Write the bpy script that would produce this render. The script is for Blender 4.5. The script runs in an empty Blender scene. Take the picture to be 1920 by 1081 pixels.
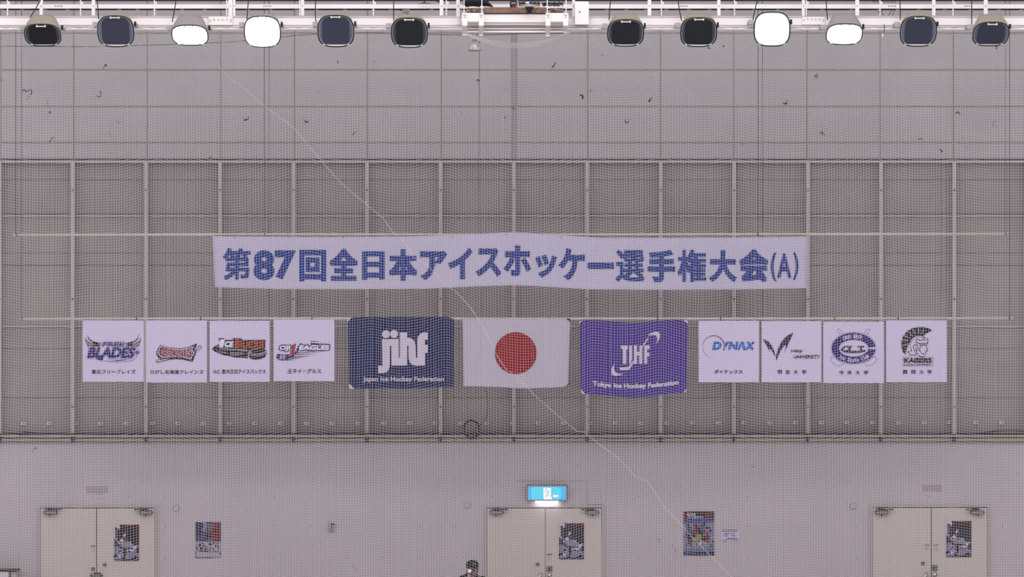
import bpy, math, random
import numpy as np
from mathutils import Vector, Matrix
from mathutils.geometry import tessellate_polygon

random.seed(7)
SC = bpy.context.scene
COL = SC.collection

# ------------------------------------------------------------------ camera, world, lights, exposure
DC = 60.0            # camera stands 60 m from the end wall, across the rink
CZ = 5.4             # eye height
PX = 120.0           # one metre of the end wall in photo pixels
cam = bpy.data.cameras.new('camera')
cam.sensor_width = 36.0
cam.lens = 36.0 * DC / 16.0
cam.clip_end = 300
co = bpy.data.objects.new('camera', cam)
co.location = (0, -DC, CZ)
co.rotation_euler = (math.radians(90), 0, 0)
COL.objects.link(co)
SC.camera = co
SC.view_settings.view_transform = 'Standard'
SC.view_settings.look = 'None'
SC.view_settings.gamma = 1.0
SC.view_settings.exposure = 0.0
SC.view_settings.use_curve_mapping = False

wd = bpy.data.worlds.new('arena_air')
SC.world = wd
wd.use_nodes = True
bg = wd.node_tree.nodes['Background']
bg.inputs[0].default_value = (1.0, 0.975, 0.985, 1)
bg.inputs[1].default_value = 1.06

def area(name, loc, rot, sx, sy, power, col=(1, 1, 1)):
    l = bpy.data.lights.new(name, 'AREA')
    l.shape = 'RECTANGLE'; l.size = sx; l.size_y = sy; l.energy = power; l.color = col
    o = bpy.data.objects.new(name, l)
    o.location = loc; o.rotation_euler = rot
    COL.objects.link(o)
    return o
# added area lights, out of view over the ice, to light the end wall
area('added_light_row', (-3, -16, 17), (math.radians(50), 0, 0), 26, 2.0, 1300, (1, 0.98, 0.99))
area('added_light_row', (2, -34, 19), (math.radians(62), 0, 0), 26, 2.0, 2300, (1, 0.98, 0.99))

G = 1.25  # how bright a white surface renders; paint colours are given as seen and divided by it

def lin(c):
    c = c / 255.0
    return c / 12.92 if c <= 0.04045 else ((c + 0.055) / 1.055) ** 2.4

MATS = {}
def mat(name, rgb, rough=0.75, metal=0.0, spec=0.25, emit=0.0, noise=0.0, nscale=3.0, raw=False, coat=0.0):
    if name in MATS:
        return MATS[name]
    m = bpy.data.materials.new(name)
    m.use_nodes = True
    nt = m.node_tree
    b = nt.nodes['Principled BSDF']
    k = 1.0 if (raw or emit) else 1.0 / G
    c = tuple(min(0.95, lin(v) * k) for v in rgb)
    b.inputs['Base Color'].default_value = (*c, 1)
    b.inputs['Roughness'].default_value = rough
    b.inputs['Metallic'].default_value = metal
    b.inputs['Specular IOR Level'].default_value = spec
    if coat:
        b.inputs['Coat Weight'].default_value = coat
        b.inputs['Coat Roughness'].default_value = 0.08
    if emit:
        b.inputs['Emission Color'].default_value = (*c, 1)
        b.inputs['Emission Strength'].default_value = emit
        b.inputs['Base Color'].default_value = (0.02, 0.02, 0.02, 1)
    if noise:
        tc = nt.nodes.new('ShaderNodeTexCoord')
        n = nt.nodes.new('ShaderNodeTexNoise')
        n.inputs['Scale'].default_value = nscale
        n.inputs['Detail'].default_value = 6
        r = nt.nodes.new('ShaderNodeMapRange')
        r.inputs[1].default_value = 0.3; r.inputs[2].default_value = 0.7
        r.inputs[3].default_value = 1 - noise; r.inputs[4].default_value = 1 + noise
        mx = nt.nodes.new('ShaderNodeVectorMath'); mx.operation = 'SCALE'
        mx.inputs[0].default_value = c
        nt.links.new(tc.outputs['Object'], n.inputs['Vector'])
        nt.links.new(n.outputs['Fac'], r.inputs[0])
        nt.links.new(r.outputs[0], mx.inputs['Scale'])
        nt.links.new(mx.outputs[0], b.inputs['Base Color'])
    MATS[name] = m
    return m

wall_up = mat('wall_upper_paint', (152, 147, 150), 0.85, noise=0.035, nscale=1.3)
wall_lo = mat('wall_lower_paint', (167, 158, 165), 0.85, noise=0.035, nscale=1.1)
wall_mid = mat('wall_panel_grey', (132, 125, 126), 0.85, noise=0.06, nscale=2.0)
seam_m = mat('panel_seam', (126, 114, 115), 0.9)
joint_m = mat('expansion_joint', (136, 129, 133), 0.9)
scuff_m = mat('puck_mark', (38, 34, 38), 0.9)
scuff2_m = mat('faint_scuff', (120, 108, 110), 0.9)
stud_m = mat('stud_paint', (165, 156, 160), 0.7)
darkline_m = mat('dark_line', (38, 34, 36), 0.9)
brown_m = mat('brown_ledge', (120, 106, 100), 0.8)
ledge_m = mat('ledge_pipe_paint', (172, 160, 152), 0.6)
concrete_m = mat('concrete_floor', (205, 200, 200), 0.9, noise=0.05, nscale=0.7, raw=True)
ice_m = mat('rink_ice', (240, 240, 243), 0.5, raw=True)
beam_m = mat('white_steel_paint', (236, 228, 230), 0.5, noise=0.02, nscale=4)
beam2_m = mat('off_white_steel', (205, 195, 192), 0.55)
tube_m = mat('beige_steel_pipe', (212, 202, 196), 0.55)
bracket_m = mat('bright_white_steel', (236, 231, 232), 0.5)
hous_m = mat('floodlight_housing_tan', (150, 140, 125), 0.6)
housgrey_m = mat('floodlight_housing_grey', (146, 138, 138), 0.6)
gasket_m = mat('black_gasket', (14, 14, 18), 0.5)
silver_m = mat('silver_trim', (215, 212, 208), 0.35, metal=0.0, spec=0.6)
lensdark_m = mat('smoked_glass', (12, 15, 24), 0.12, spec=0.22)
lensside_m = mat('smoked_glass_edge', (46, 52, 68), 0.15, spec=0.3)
lensrefl_m = mat('glass_painted_reflection', (46, 48, 66), 0.12, spec=0.22)  # bluish reflection painted into the glass colour, edge included
lensreflside_m = mat('glass_edge_painted_reflection', (80, 86, 110), 0.15, spec=0.3)
lit_cool = mat('lit_glass_cool', (240, 250, 255), emit=9)
lit_white = mat('lit_glass_white', (255, 253, 255), emit=9)
lit_green = mat('lit_glass_green', (226, 255, 240), emit=1.35)
lit_pink = mat('lit_glass_pink', (255, 250, 252), emit=9)
cord_m = mat('black_cord', (40, 36, 38), 0.7)
netm = mat('net_cord', (222, 214, 216), 0.8)
seamcord_m = mat('net_seam_cord', (214, 206, 207), 0.8)
pole_m = mat('banner_pole_paint', (184, 168, 160), 0.6)
cloth_w = mat('banner_cloth', (169, 162, 185), 0.9)
navy_t = mat('navy_print', (24, 46, 116), 0.85)
paper_w = mat('poster_sheet', (190, 178, 208), 0.8)
ink_bk = mat('black_ink', (22, 20, 28), 0.85)
ink_nv = mat('navy_ink', (38, 28, 98), 0.85)
ink_gr = mat('grey_ink', (110, 102, 122), 0.85)
ink_dr = mat('dark_red_ink', (112, 24, 32), 0.85)
ink_or = mat('orange_ink', (140, 50, 26), 0.85)
ink_rd = mat('red_ink', (138, 20, 36), 0.85)
ink_bl = mat('bright_blue_ink', (38, 92, 172), 0.85)
ink_pu = mat('plum_grey_ink', (96, 80, 110), 0.85)
ink_wh = mat('white_ink', (206, 196, 220), 0.85)
flag_nv = mat('navy_flag_cloth', (10, 20, 72), 0.85)
flag_wh = mat('white_flag_cloth', (168, 158, 174), 0.9)
flag_rd = mat('red_disc_print', (126, 6, 24), 0.9)
flag_pu = mat('purple_flag_cloth', (56, 34, 120), 0.85)
logo_wh = mat('pale_print', (182, 172, 190), 0.9)
door_m = mat('door_paint', (178, 167, 166), 0.7)
frame_m = mat('door_frame_paint', (172, 160, 160), 0.7)
metal_m = mat('closer_grey', (120, 122, 124), 0.5)
dkmetal_m = mat('dark_hardware', (40, 38, 40), 0.45)
steel_m = mat('bright_handle', (200, 198, 198), 0.3, spec=0.6)
wood_m = mat('brown_plank', (124, 96, 84), 0.8, noise=0.3, nscale=18)
tarp_m = mat('black_tarp', (34, 32, 36), 0.8)
redbox_m = mat('red_label', (150, 28, 40), 0.6)
blackbox_m = mat('black_box', (30, 30, 32), 0.6)
board_m = mat('tan_board', (170, 150, 120), 0.7)
bluecable_m = mat('dark_blue_cable', (40, 44, 66), 0.6)
grey_m = mat('grey_plastic', (168, 160, 160), 0.6)
sticker_m = mat('brown_sticker_print', (126, 88, 78), 0.8)
skin_m = mat('skin', (128, 92, 84), 0.6)
cap_m = mat('black_cap', (16, 16, 20), 0.8)
jacket_m = mat('black_jacket', (18, 18, 22), 0.85)
trouser_m = mat('dark_trousers', (36, 36, 44), 0.85)
sign_case = mat('sign_case', (150, 146, 150), 0.6)
sign_bl = mat('sign_blue_glow', (40, 182, 240), emit=1.0)
sign_ce = mat('sign_cyan_glow', (70, 212, 246), emit=1.0)
sign_wh = mat('sign_white_glow', (250, 255, 252), emit=1.05)
sign_fig = mat('sign_figure', (130, 190, 170), emit=0.9)
sign_under = mat('sign_under_glow', (255, 250, 252), emit=14.0)

# ------------------------------------------------------------------ helpers
def K(d):
    return (DC - d) / DC
def W(px, py, d):
    """the point of the hall that stands d metres before the end wall and shows at (px, py)"""
    k = K(d)
    return Vector(((px - 960) / PX * k, -d, CZ - (py - 540.5) / PX * k))
def M(px, d=0.0):
    """px photo pixels as metres at depth d"""
    return px / PX * K(d)

class MB:
    def __init__(s):
        s.v = []; s.f = []; s.m = []
    def face(s, idx, mi=0):
        s.f.append(tuple(idx)); s.m.append(mi)
    def box(s, a, b, mi=0):
        x0, x1 = sorted((a[0], b[0])); y0, y1 = sorted((a[1], b[1])); z0, z1 = sorted((a[2], b[2]))
        n = len(s.v)
        s.v += [Vector(p) for p in ((x0, y0, z0), (x1, y0, z0), (x1, y1, z0), (x0, y1, z0), (x0, y0, z1), (x1, y0, z1), (x1, y1, z1), (x0, y1, z1))]
        for q in ((0, 3, 2, 1), (4, 5, 6, 7), (0, 1, 5, 4), (1, 2, 6, 5), (2, 3, 7, 6), (3, 0, 4, 7)):
            s.face([n + i for i in q], mi)
        return s
    def pbox(s, x0, y0, x1, y1, d, th=0.02, mi=0):
        a = W(x0, y0, d); b = W(x1, y1, d)
        return s.box((a.x, -d, a.z), (b.x, -d + th, b.z), mi)
    def tube(s, pts, r, n=6, mi=0, caps=True, closed=False):
        pts = [Vector(p) for p in pts]
        L = len(pts); base = len(s.v)
        for i, p in enumerate(pts):
            a = pts[(i - 1) % L] if (i > 0 or closed) else p
            b = pts[(i + 1) % L] if (i < L - 1 or closed) else p
            t = (b - a)
            t = t.normalized() if t.length > 1e-9 else Vector((0, 0, 1))
            u = t.cross(Vector((0, 1, 0)))
            if u.length < 0.05: u = t.cross(Vector((1, 0, 0)))
            u.normalize(); w = t.cross(u)
            rr = r[i] if isinstance(r, (list, tuple)) else r
            for k in range(n):
                an = 2 * math.pi * k / n
                s.v.append(p + u * (rr * math.cos(an)) + w * (rr * math.sin(an)))
        for i in range(L if closed else L - 1):
            j = (i + 1) % L
            for k in range(n):
                k2 = (k + 1) % n
                s.face((base + i * n + k, base + i * n + k2, base + j * n + k2, base + j * n + k), mi)
        if caps and not closed:
            s.face([base + k for k in range(n)][::-1], mi)
            s.face([base + (L - 1) * n + k for k in range(n)], mi)
        return s
    def ptube(s, pts, d, rpx, n=6, mi=0, closed=False):
        r = [M(q, d) for q in rpx] if isinstance(rpx, (list, tuple)) else M(rpx, d)
        return s.tube([W(x, y, d) for x, y in pts], r, n, mi, True, closed)
    def loft(s, rings, mi=0, cap0=True, cap1=True):
        base = len(s.v); n = len(rings[0])
        for r in rings: s.v += [Vector(p) for p in r]
        for i in range(len(rings) - 1):
            for k in range(n):
                k2 = (k + 1) % n
                s.face((base + i * n + k, base + i * n + k2, base + (i + 1) * n + k2, base + (i + 1) * n + k), mi)
        if cap0: s.face([base + k for k in range(n)][::-1], mi)
        if cap1: s.face([base + (len(rings) - 1) * n + k for k in range(n)], mi)
        return s
    def cyl(s, c, axis, r, h, n=16, mi=0, r2=None):
        c = Vector(c); ax = Vector(axis).normalized()
        u = ax.cross(Vector((0, 0, 1)))
        if u.length < 0.05: u = ax.cross(Vector((1, 0, 0)))
        u.normalize(); w = ax.cross(u); r2 = r if r2 is None else r2
        R = []
        for q, rr in ((0, r), (h, r2)):
            R.append([c + ax * q + u * (rr * math.cos(2 * math.pi * k / n)) + w * (rr * math.sin(2 * math.pi * k / n)) for k in range(n)])
        return s.loft(R, mi)
    def ball(s, c, rx, ry, rz, mi=0, n=14, m=9):
        c = Vector(c); rings = []
        for i in range(m + 1):
            a = -math.pi / 2 + math.pi * i / m
            q = max(0.02, math.cos(a))
            rings.append([c + Vector((rx * q * math.cos(2 * math.pi * k / n), ry * q * math.sin(2 * math.pi * k / n), rz * math.sin(a))) for k in range(n)])
        return s.loft(rings, mi)
    def poly(s, pts, dfun, lay=1, mi=0):
        """a flat printed shape lying on the surface dfun(px,py), lay print layers above it"""
        tri = tessellate_polygon([[Vector((x, y, 0)) for x, y in pts]])
        s.tris([[pts[i] for i in t] for t in tri], dfun, lay, mi)
        return s
    def tris(s, T, dfun, lay, mi):
        """print triangles onto the surface, cut fine enough to follow its folds"""
        lim = getattr(dfun, 'lim', 1e9)
        T = list(T)
        while T:
            t = T.pop()
            e = [(math.hypot(t[i][0] - t[(i + 1) % 3][0], t[i][1] - t[(i + 1) % 3][1]), i) for i in range(3)]
            L, i = max(e)
            if L > lim:
                a, b, c = t[i], t[(i + 1) % 3], t[(i + 2) % 3]
                m = ((a[0] + b[0]) / 2, (a[1] + b[1]) / 2)
                T += [[a, m, c], [m, b, c]]
                continue
            base = len(s.v)
            for x, y in t: s.v.append(W(x, y, dfun(x, y) + EPS * lay))
            s.face((base, base + 1, base + 2), mi)
    def build(s, name, mats, parent=None, origin=None, smooth=False):
        if not isinstance(mats, (list, tuple)): mats = [mats]
        if origin is None and parent is not None: origin = parent.location
        if origin is None:
            xs = [v.x for v in s.v]; ys = [v.y for v in s.v]; zs = [v.z for v in s.v]
            origin = Vector(((min(xs) + max(xs)) / 2, (min(ys) + max(ys)) / 2, min(zs)))
        origin = Vector(origin)
        me = bpy.data.meshes.new(name)
        me.from_pydata([tuple(v - origin) for v in s.v], [], s.f)
        for m in mats: me.materials.append(m)
        me.polygons.foreach_set('material_index', s.m)
        if smooth: me.polygons.foreach_set('use_smooth', [True] * len(s.f))
        me.update()
        o = bpy.data.objects.new(name, me)
        COL.objects.link(o)
        if parent is not None: o.parent = parent
        else: o.location = origin
        return o
EPS = 0.004

def tag(o, label, cat, group=None, kind=None):
    o['label'] = label; o['category'] = cat
    if group: o['group'] = group
    if kind: o['kind'] = kind
    return o
def empty(name, loc, label, cat, group=None):
    o = bpy.data.objects.new(name, None)
    o.location = loc; o.empty_display_size = 0.1
    COL.objects.link(o)
    return tag(o, label, cat, group)
def struct(o):
    o['kind'] = 'structure'; return o

# text outlines, laid out by their bounding box
_tc = bpy.data.curves.new('glyph_source', 'FONT'); _tc.resolution_u = 4
_to = bpy.data.objects.new('glyph_source', _tc); COL.objects.link(_to)
_cache = {}
def glyphs(t, off=0.0):
    key = (t, off)
    if key not in _cache:
        _tc.body = t; _tc.offset = off
        dg = bpy.context.evaluated_depsgraph_get(); dg.update()
        me = bpy.data.meshes.new_from_object(_to.evaluated_get(dg))
        _cache[key] = ([(v.co.x, v.co.y) for v in me.vertices], [tuple(p.vertices) for p in me.polygons])
        bpy.data.meshes.remove(me)
    return _cache[key]
def text(mb, t, box, dfun, lay=2.0, mi=0, bold=0.0, shear=0.0, warp=None, rot=None, nb=8, boldy=None, square=False, off=0.0):
    """string t drawn into box=(x0,y0,x1,y1); bold thickens the strokes inside the box"""
    vs, fs = glyphs(t, off)
    xs = [v[0] for v in vs]; ys = [v[1] for v in vs]
    a0, a1, b0, b1 = min(xs), max(xs), min(ys), max(ys)
    by = bold if boldy is None else boldy
    x0, y0, x1, y1 = box[0] + bold, box[1] + by, box[2] - bold, box[3] - by
    offs = [(0, 0)] + ([(bold * math.cos(2 * math.pi * k / nb), by * math.sin(2 * math.pi * k / nb)) for k in range(nb)] if bold else [])
    if square: offs = [(0, 0)] + [(a * bold, b_ * by) for a in (-1, 0, 1) for b_ in (-1, 0, 1) if a or b_]
    for oi, (ox, oy) in enumerate(offs):
        base = len(mb.v); Q = []; lay += .05
        for vx, vy in vs:
            u = (vx - a0) / (a1 - a0); w = (vy - b0) / max(1e-6, (b1 - b0))
            x = x0 + u * (x1 - x0) + ox; y = y1 - w * (y1 - y0) + oy
            if shear: x += (box[3] - y) * shear - shear * (box[3] - box[1]) * 0.5
            if warp: x, y = warp(x, y)
            if rot:
                cx, cy, a = rot; c, s_ = math.cos(a), math.sin(a)
                x, y = cx + (x - cx) * c - (y - cy) * s_, cy + (x - cx) * s_ + (y - cy) * c
            Q.append((x, y))
        if getattr(dfun, 'lim', 0):
            T = []
            for f in fs:
                if len(f) == 3: T.append([Q[i] for i in f])
                else: T += [[Q[f[i]] for i in t] for t in tessellate_polygon([[Vector((*Q[k], 0)) for k in f]])]
            mb.tris(T, dfun, lay, mi)
            continue
        mb.v += [W(x, y, dfun(x, y) + EPS * lay) for x, y in Q]
        for f in fs: mb.face([base + i for i in f], mi)
def flat(d):
    return lambda x, y: d
def Z(ox, oy, s):
    """points noted on an enlarged crop, brought back to frame pixels"""
    return lambda *p: [(ox + a / s, oy + b / s) for a, b in p]
def circ(cx, cy, r, n=28, ry=None, a0=0, a1=2 * math.pi):
    ry = r if ry is None else ry
    return [(cx + r * math.cos(a0 + (a1 - a0) * k / n), cy + ry * math.sin(a0 + (a1 - a0) * k / n)) for k in range(n)]
def line(mb, pts, w, dfun, lay, mi):
    """a drawn stroke of width w px"""
    for (xa, ya), (xb, yb) in zip(pts[:-1], pts[1:]):
        L = math.hypot(xb - xa, yb - ya) or 1e-6
        nx, ny = -(yb - ya) / L * w / 2, (xb - xa) / L * w / 2
        ex, ey = (xb - xa) / L * w * 0.25, (yb - ya) / L * w * 0.25
        mb.poly([(xa + nx - ex, ya + ny - ey), (xb + nx + ex, yb + ny + ey), (xb - nx + ex, yb - ny + ey), (xa - nx - ex, ya - ny - ey)], dfun, lay, mi)

SEAMX = [1, 138.5, 276, 414, 552, 689, 827.5, 964, 1102, 1238.5, 1375.5, 1513, 1650, 1787.5, 1925]
STUDX = [-1, 136, 273.5, 412.5, 550.5, 688, 826, 963.5, 1101, 1239, 1376.5, 1515, 1652, 1789.5, 1927]

# ------------------------------------------------------------------ the setting
f = MB(); f.box((-14, -3.2, -0.25), (14, 0.3, 0)); struct(f.build('floor', concrete_m))
f = MB(); f.box((-16, -66, -0.30), (16, -3.2, -0.05)); struct(f.build('floor_ice', ice_m))

# lower wall: plain paint with faint form-tie marks, patches and rust spots
w = MB(); w.box((-12, 0, 0), (12, 0.3, W(0, 829, 0).z))
d0 = flat(0.0)
for y in (930, 986, 1045):
    for k in range(-1, 30):
        x = 37 + 68.2 * k + random.uniform(-1, 1)
        w.poly(circ(x, y + random.uniform(-1, 1), 1.1, 8), d0, 0.4, 1)
for a in ((162, 911, 202, 924), (1729, 908, 1766, 921)):
    w.poly([(a[0], a[1]), (a[2], a[1]), (a[2], a[3]), (a[0], a[3])], d0, 0.3, 2)  # faint rectangles of adhesive residue
for pts, wd_ in (([(180, 926), (194, 926)], .8), ([(181, 934), (194, 934)], .7), ([(969, 901), (1101, 901), (1101, 946)], .7), ([(1100, 945), (1133, 945)], .8), ([(1734, 929), (1747, 929)], .7),
                 ([(1232, 1008), (1238, 1015)], 1.0), ([(1260, 1020), (1266, 1030), (1269, 1036)], .8), ([(661, 1058), (668, 1069)], .9),
                 ([(1408, 875), (1413, 874), (1416, 875)], 1.1), ([(61, 845), (64, 840), (69, 838)], 1.2), ([(62, 846), (63, 849)], .8)):
    line(w, pts, wd_, d0, 0.5, 1)
w.poly(circ(67, 839.5, 3, 10, 2), d0, 0.6, 1)
for x, y in ((1908, 887), (1452, 836), (1362, 834), (1229, 837)):
    w.poly(circ(x, y, 2.6, 10), d0, 0.3, 3)
struct(w.build('wall_back', [wall_lo, scuff2_m, mat('adhesive_residue', (146, 136, 142), 0.9), mat('rust_spot', (160, 146, 138), 0.9)]))

# middle panels, set back behind the studs
w = MB(); w.box((-12, 0.10, W(0, 829, 0).z), (12, 0.3, W(0, 298, 0).z))
dm = flat(-0.10)
for y, t in ((337, 1.0), (474, .8), (497, 1.2), (745, 1.0), (653, .7)):
    w.poly([(-400, y - t / 2), (2300, y - t / 2), (2300, y + t / 2), (-400, y + t / 2)], dm, 1, 1)
PANEL = struct(w.build('wall_back_panel', [wall_mid, mat('panel_groove', (82, 76, 76), 0.9)]))

# upper wall with its panel seams and the black marks of flying pucks
w = MB(); w.box((-12, -0.02, W(0, 298, 0).z), (12, 0.3, 12.5))
du = flat(0.02)
for x in SEAMX:
    if 950 < x < 975: continue
    w.poly([(x - 1.2, -200), (x + 1.2, -200), (x + 1.2, 298), (x - 1.2, 298)], du, 0.5, 1)
w.poly([(959, -200), (969, -200), (969, 298), (959, 298)], du, 0.5, 2)
for x in (959.3, 968.6): w.poly([(x - .6, -200), (x + .6, -200), (x + .6, 298), (x - .6, 298)], du, 0.8, 4)
for y, t in ((-68, 3), (0, 3), (62, 2.6), (131, 3), (199.5, 3), (267, 3)):
    w.poly([(-400, y - t / 2), (2300, y - t / 2), (2300, y + t / 2), (-400, y + t / 2)], du, 0.6, 1)
marks = [
    ([(193, 128), (196, 124), (199, 122)], 1.2, 3), ([(197, 121), (200, 123)], 2.6, 3),
    ([(181, 178), (184, 182), (189, 180), (190, 176), (187, 170)], 1.1, 3), ([(42, 170), (46, 168), (49, 172), (54, 169), (58, 168), (60, 171), (58, 177)], 1.4, 3),
    ([(57, 178), (52, 183), (49, 187)], .9, 4), ([(89, 189), (90, 193), (88, 196)], 1.0, 4), ([(91, 212), (93.5, 209.5), (96, 212)], 1.8, 3),
    ([(98, 257), (95, 263), (92, 267)], 1.2, 3), ([(101, 256), (103, 262)], .8, 4), ([(218, 225), (222, 229), (224, 232)], 1.1, 4), ([(199, 248), (205, 250), (208, 255)], .9, 4),
    ([(457, 222), (461, 225), (466, 222), (465, 218)], 1.3, 3), ([(458, 226), (463, 224)], 1.8, 3), ([(570, 224), (573, 229), (577, 226)], 1.4, 3), ([(573, 229), (578, 228)], 2.0, 3),
    ([(661, 253), (664, 249), (667, 247)], 1.4, 3), ([(633, 114), (633, 118)], 1.3, 3), ([(594, 171), (598, 173)], 1.1, 4), ([(701, 115), (702, 115.5)], 1.2, 3),
    ([(893, 152), (896, 149), (899, 153)], 1.6, 3), ([(895, 156), (898, 158)], 1.2, 4), ([(866, 208), (866, 213)], 1.1, 4), ([(946, 221), (949, 219)], 1.4, 3), ([(957, 201), (963, 201), (964, 207)], 1.3, 3),
    ([(1035, 126), (1039, 123), (1041, 118)], 2.0, 3), ([(1088, 178), (1092, 179), (1093, 185)], 3.0, 3), ([(1105, 173), (1109, 169), (1112, 170)], 1.1, 4), ([(1129, 102), (1130, 105)], 1.0, 3),
    ([(1217, 190), (1219, 187)], 3.4, 3), ([(1220, 185), (1222, 184)], 2.0, 3), ([(1219, 146), (1222, 144)], 1.1, 4), ([(1172, 225), (1174, 231), (1179, 228)], 1.5, 3), ([(1178, 226), (1179, 222)], .9, 4),
    ([(1327, 89), (1331, 90)], 2.2, 3), ([(1355, 85), (1358, 88)], 1.5, 3), ([(1470, 195), (1475, 195), (1476, 188)], 1.6, 3), ([(1469, 194), (1474, 194)], 2.2, 3),
    ([(1530, 147), (1528, 142), (1531, 139), (1533, 142), (1531, 146)], 1.2, 3), ([(1538, 250), (1540, 247), (1543, 250), (1546, 253)], 1.2, 3), ([(1541, 252), (1543, 247)], 1.0, 3),
    ([(1791, 213), (1796, 210), (1801, 215)], 1.5, 3), ([(1797, 211), (1796, 208)], 1.6, 3), ([(1862, 237), (1861, 229), (1865, 226), (1868, 228)], .9, 4), ([(1867, 235), (1871, 238)], .9, 4),
    ([(1866, 86), (1870, 88), (1868, 92)], 1.4, 3), ([(1722, 262), (1726, 259), (1730, 262)], 1.0, 3), ([(1805, 258), (1806, 262)], 1.0, 3), ([(1762, 280), (1767, 283), (1765, 285)], 1.5, 3),
    ([(1811, 274), (1814, 277)], 1.2, 4), ([(1787, 242), (1787, 298)], .8, 4), ([(2, 145), (4, 152)], 2.0, 4), ([(1391, 271), (1395, 270)], 1.1, 3), ([(392, 296), (396, 294)], 2.0, 3)]
for pts, t, mi in marks: line(w, pts, t, du, 1.0, mi)
struct(w.build('wall_back_upper', [wall_up, seam_m, joint_m, scuff_m, scuff2_m]))

# studs and rails of the middle panels
n = 1
for x in STUDX:
    b = MB(); b.pbox(x - 3.4, 303, x + 3.4, 816, 0.03, 0.13)
    for y in (356, 560, 762):
        b.cyl(W(x, y, 0.03), (0, -1, 0), M(1.5), 0.02, 10, 1)
        b.cyl(W(x, y, 0.05), (0, -1, 0), M(0.7), 0.01, 8, 2)
    struct(b.build('trim_%d' % n, [stud_m, dkmetal_m, metal_m])); n += 1
for y0, y1, dd in ((300.5, 304.8, 0.02), (403, 405.8, -0.07), (610.3, 612.8, -0.07)):
    b = MB(); b.pbox(-400, y0, 2300, y1, dd, 0.09 if dd > 0 else 0.028)
    struct(b.build('trim_%d' % n, stud_m)); n += 1
b = MB(); b.pbox(-400, 296.5, 2300, 298.4, 0.03, 0.05, 0); b.pbox(-400, 399.6, 2300, 400.8, -0.085, 0.012, 0)  # upper strip: shadow gap under the upper wall, put in as dark colour
struct(b.build('trim_%d' % n, mat('rail_dark_edge', (116, 109, 111), 0.9))); n += 1
# the ledge under the panels: dark strip, pipes, brown lip
b = MB(); b.pbox(-400, 818.6, 2300, 829, 0.05, 0.07, 0); b.pbox(-400, 811.5, 2300, 815, -0.02, 0.07, 1)
struct(b.build('trim_%d' % n, [brown_m, darkline_m])); n += 1
b = MB(); b.ptube([(-400, 817), (2300, 816.5)], 0.08, 1.9, 8); struct(b.build('trim_%d' % n, ledge_m, smooth=True)); n += 1
b = MB(); b.ptube([(-400, 824.6), (2300, 824)], 0.07, 1.7, 8); PIPE = struct(b.build('trim_%d' % n, ledge_m, smooth=True)); n += 1
for i, x in enumerate(STUDX):
    b = MB(); b.pbox(x - 2.4, 818.5, x + 1.8, 829, 0.10, 0.05); b.pbox(x - 3.8, 821, x + 3, 823.4, 0.11, 0.04)
    b.build('pipe_clamp', dkmetal_m, PIPE)

# small lugs near the foot of the panels
lug = None
for k in range(-1, 41):
    x = 44.0 + 48.25 * k
    if lug is None:
        b = MB(); b.box((-.036, -.03, -.024), (.036, .0, .024), 0); b.box((-.006, -.034, -.012), (.022, -.03, .012), 1)
        lug = b.build('wall_lug', [mat('lug_paint', (190, 180, 182), 0.7), mat('lug_slot', (110, 100, 100), .9)], origin=(0, 0, 0))
        o = lug
    else:
        o = lug.copy(); COL.objects.link(o)
    y = 793.5 - 2 * k / 40
    p = W(x, y, -0.10); o.parent = PANEL; o.location = Vector((p.x, 0.10, p.z)) - PANEL.location
    if x > 1990: break

# black cable lying along the ledge
def wav(x0, x1, y, amp, st=14):
    return [(x, y + amp * math.sin(x * .043) + amp * .6 * math.sin(x * .11 + 1)) for x in range(x0, x1, st)]
b = MB(); b.ptube([(x, y) for x, y in wav(-60, 1990, 813.2, .8)], 0.08, 1.2, 6)
tag(b.build('ledge_cable', cord_m), 'long black cable lying along the ledge below the grey wall panels', 'cable')
b = MB(); b.ptube([(36, 815), (44, 809), (60, 811), (80, 813)], 0.105, 1.3, 6)
tag(b.build('loose_cable', cord_m), 'short loose black cable bulging on the ledge at the wall end with the white cabinet', 'cable')
b = MB(); b.ptube([(1830, 813), (1870, 807), (1895, 806), (1960, 809)], 0.105, 1.2, 6)
tag(b.build('loose_cable', cord_m), 'longer loose black cable bulging on the ledge beyond the crested helmet sheet', 'cable')

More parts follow.
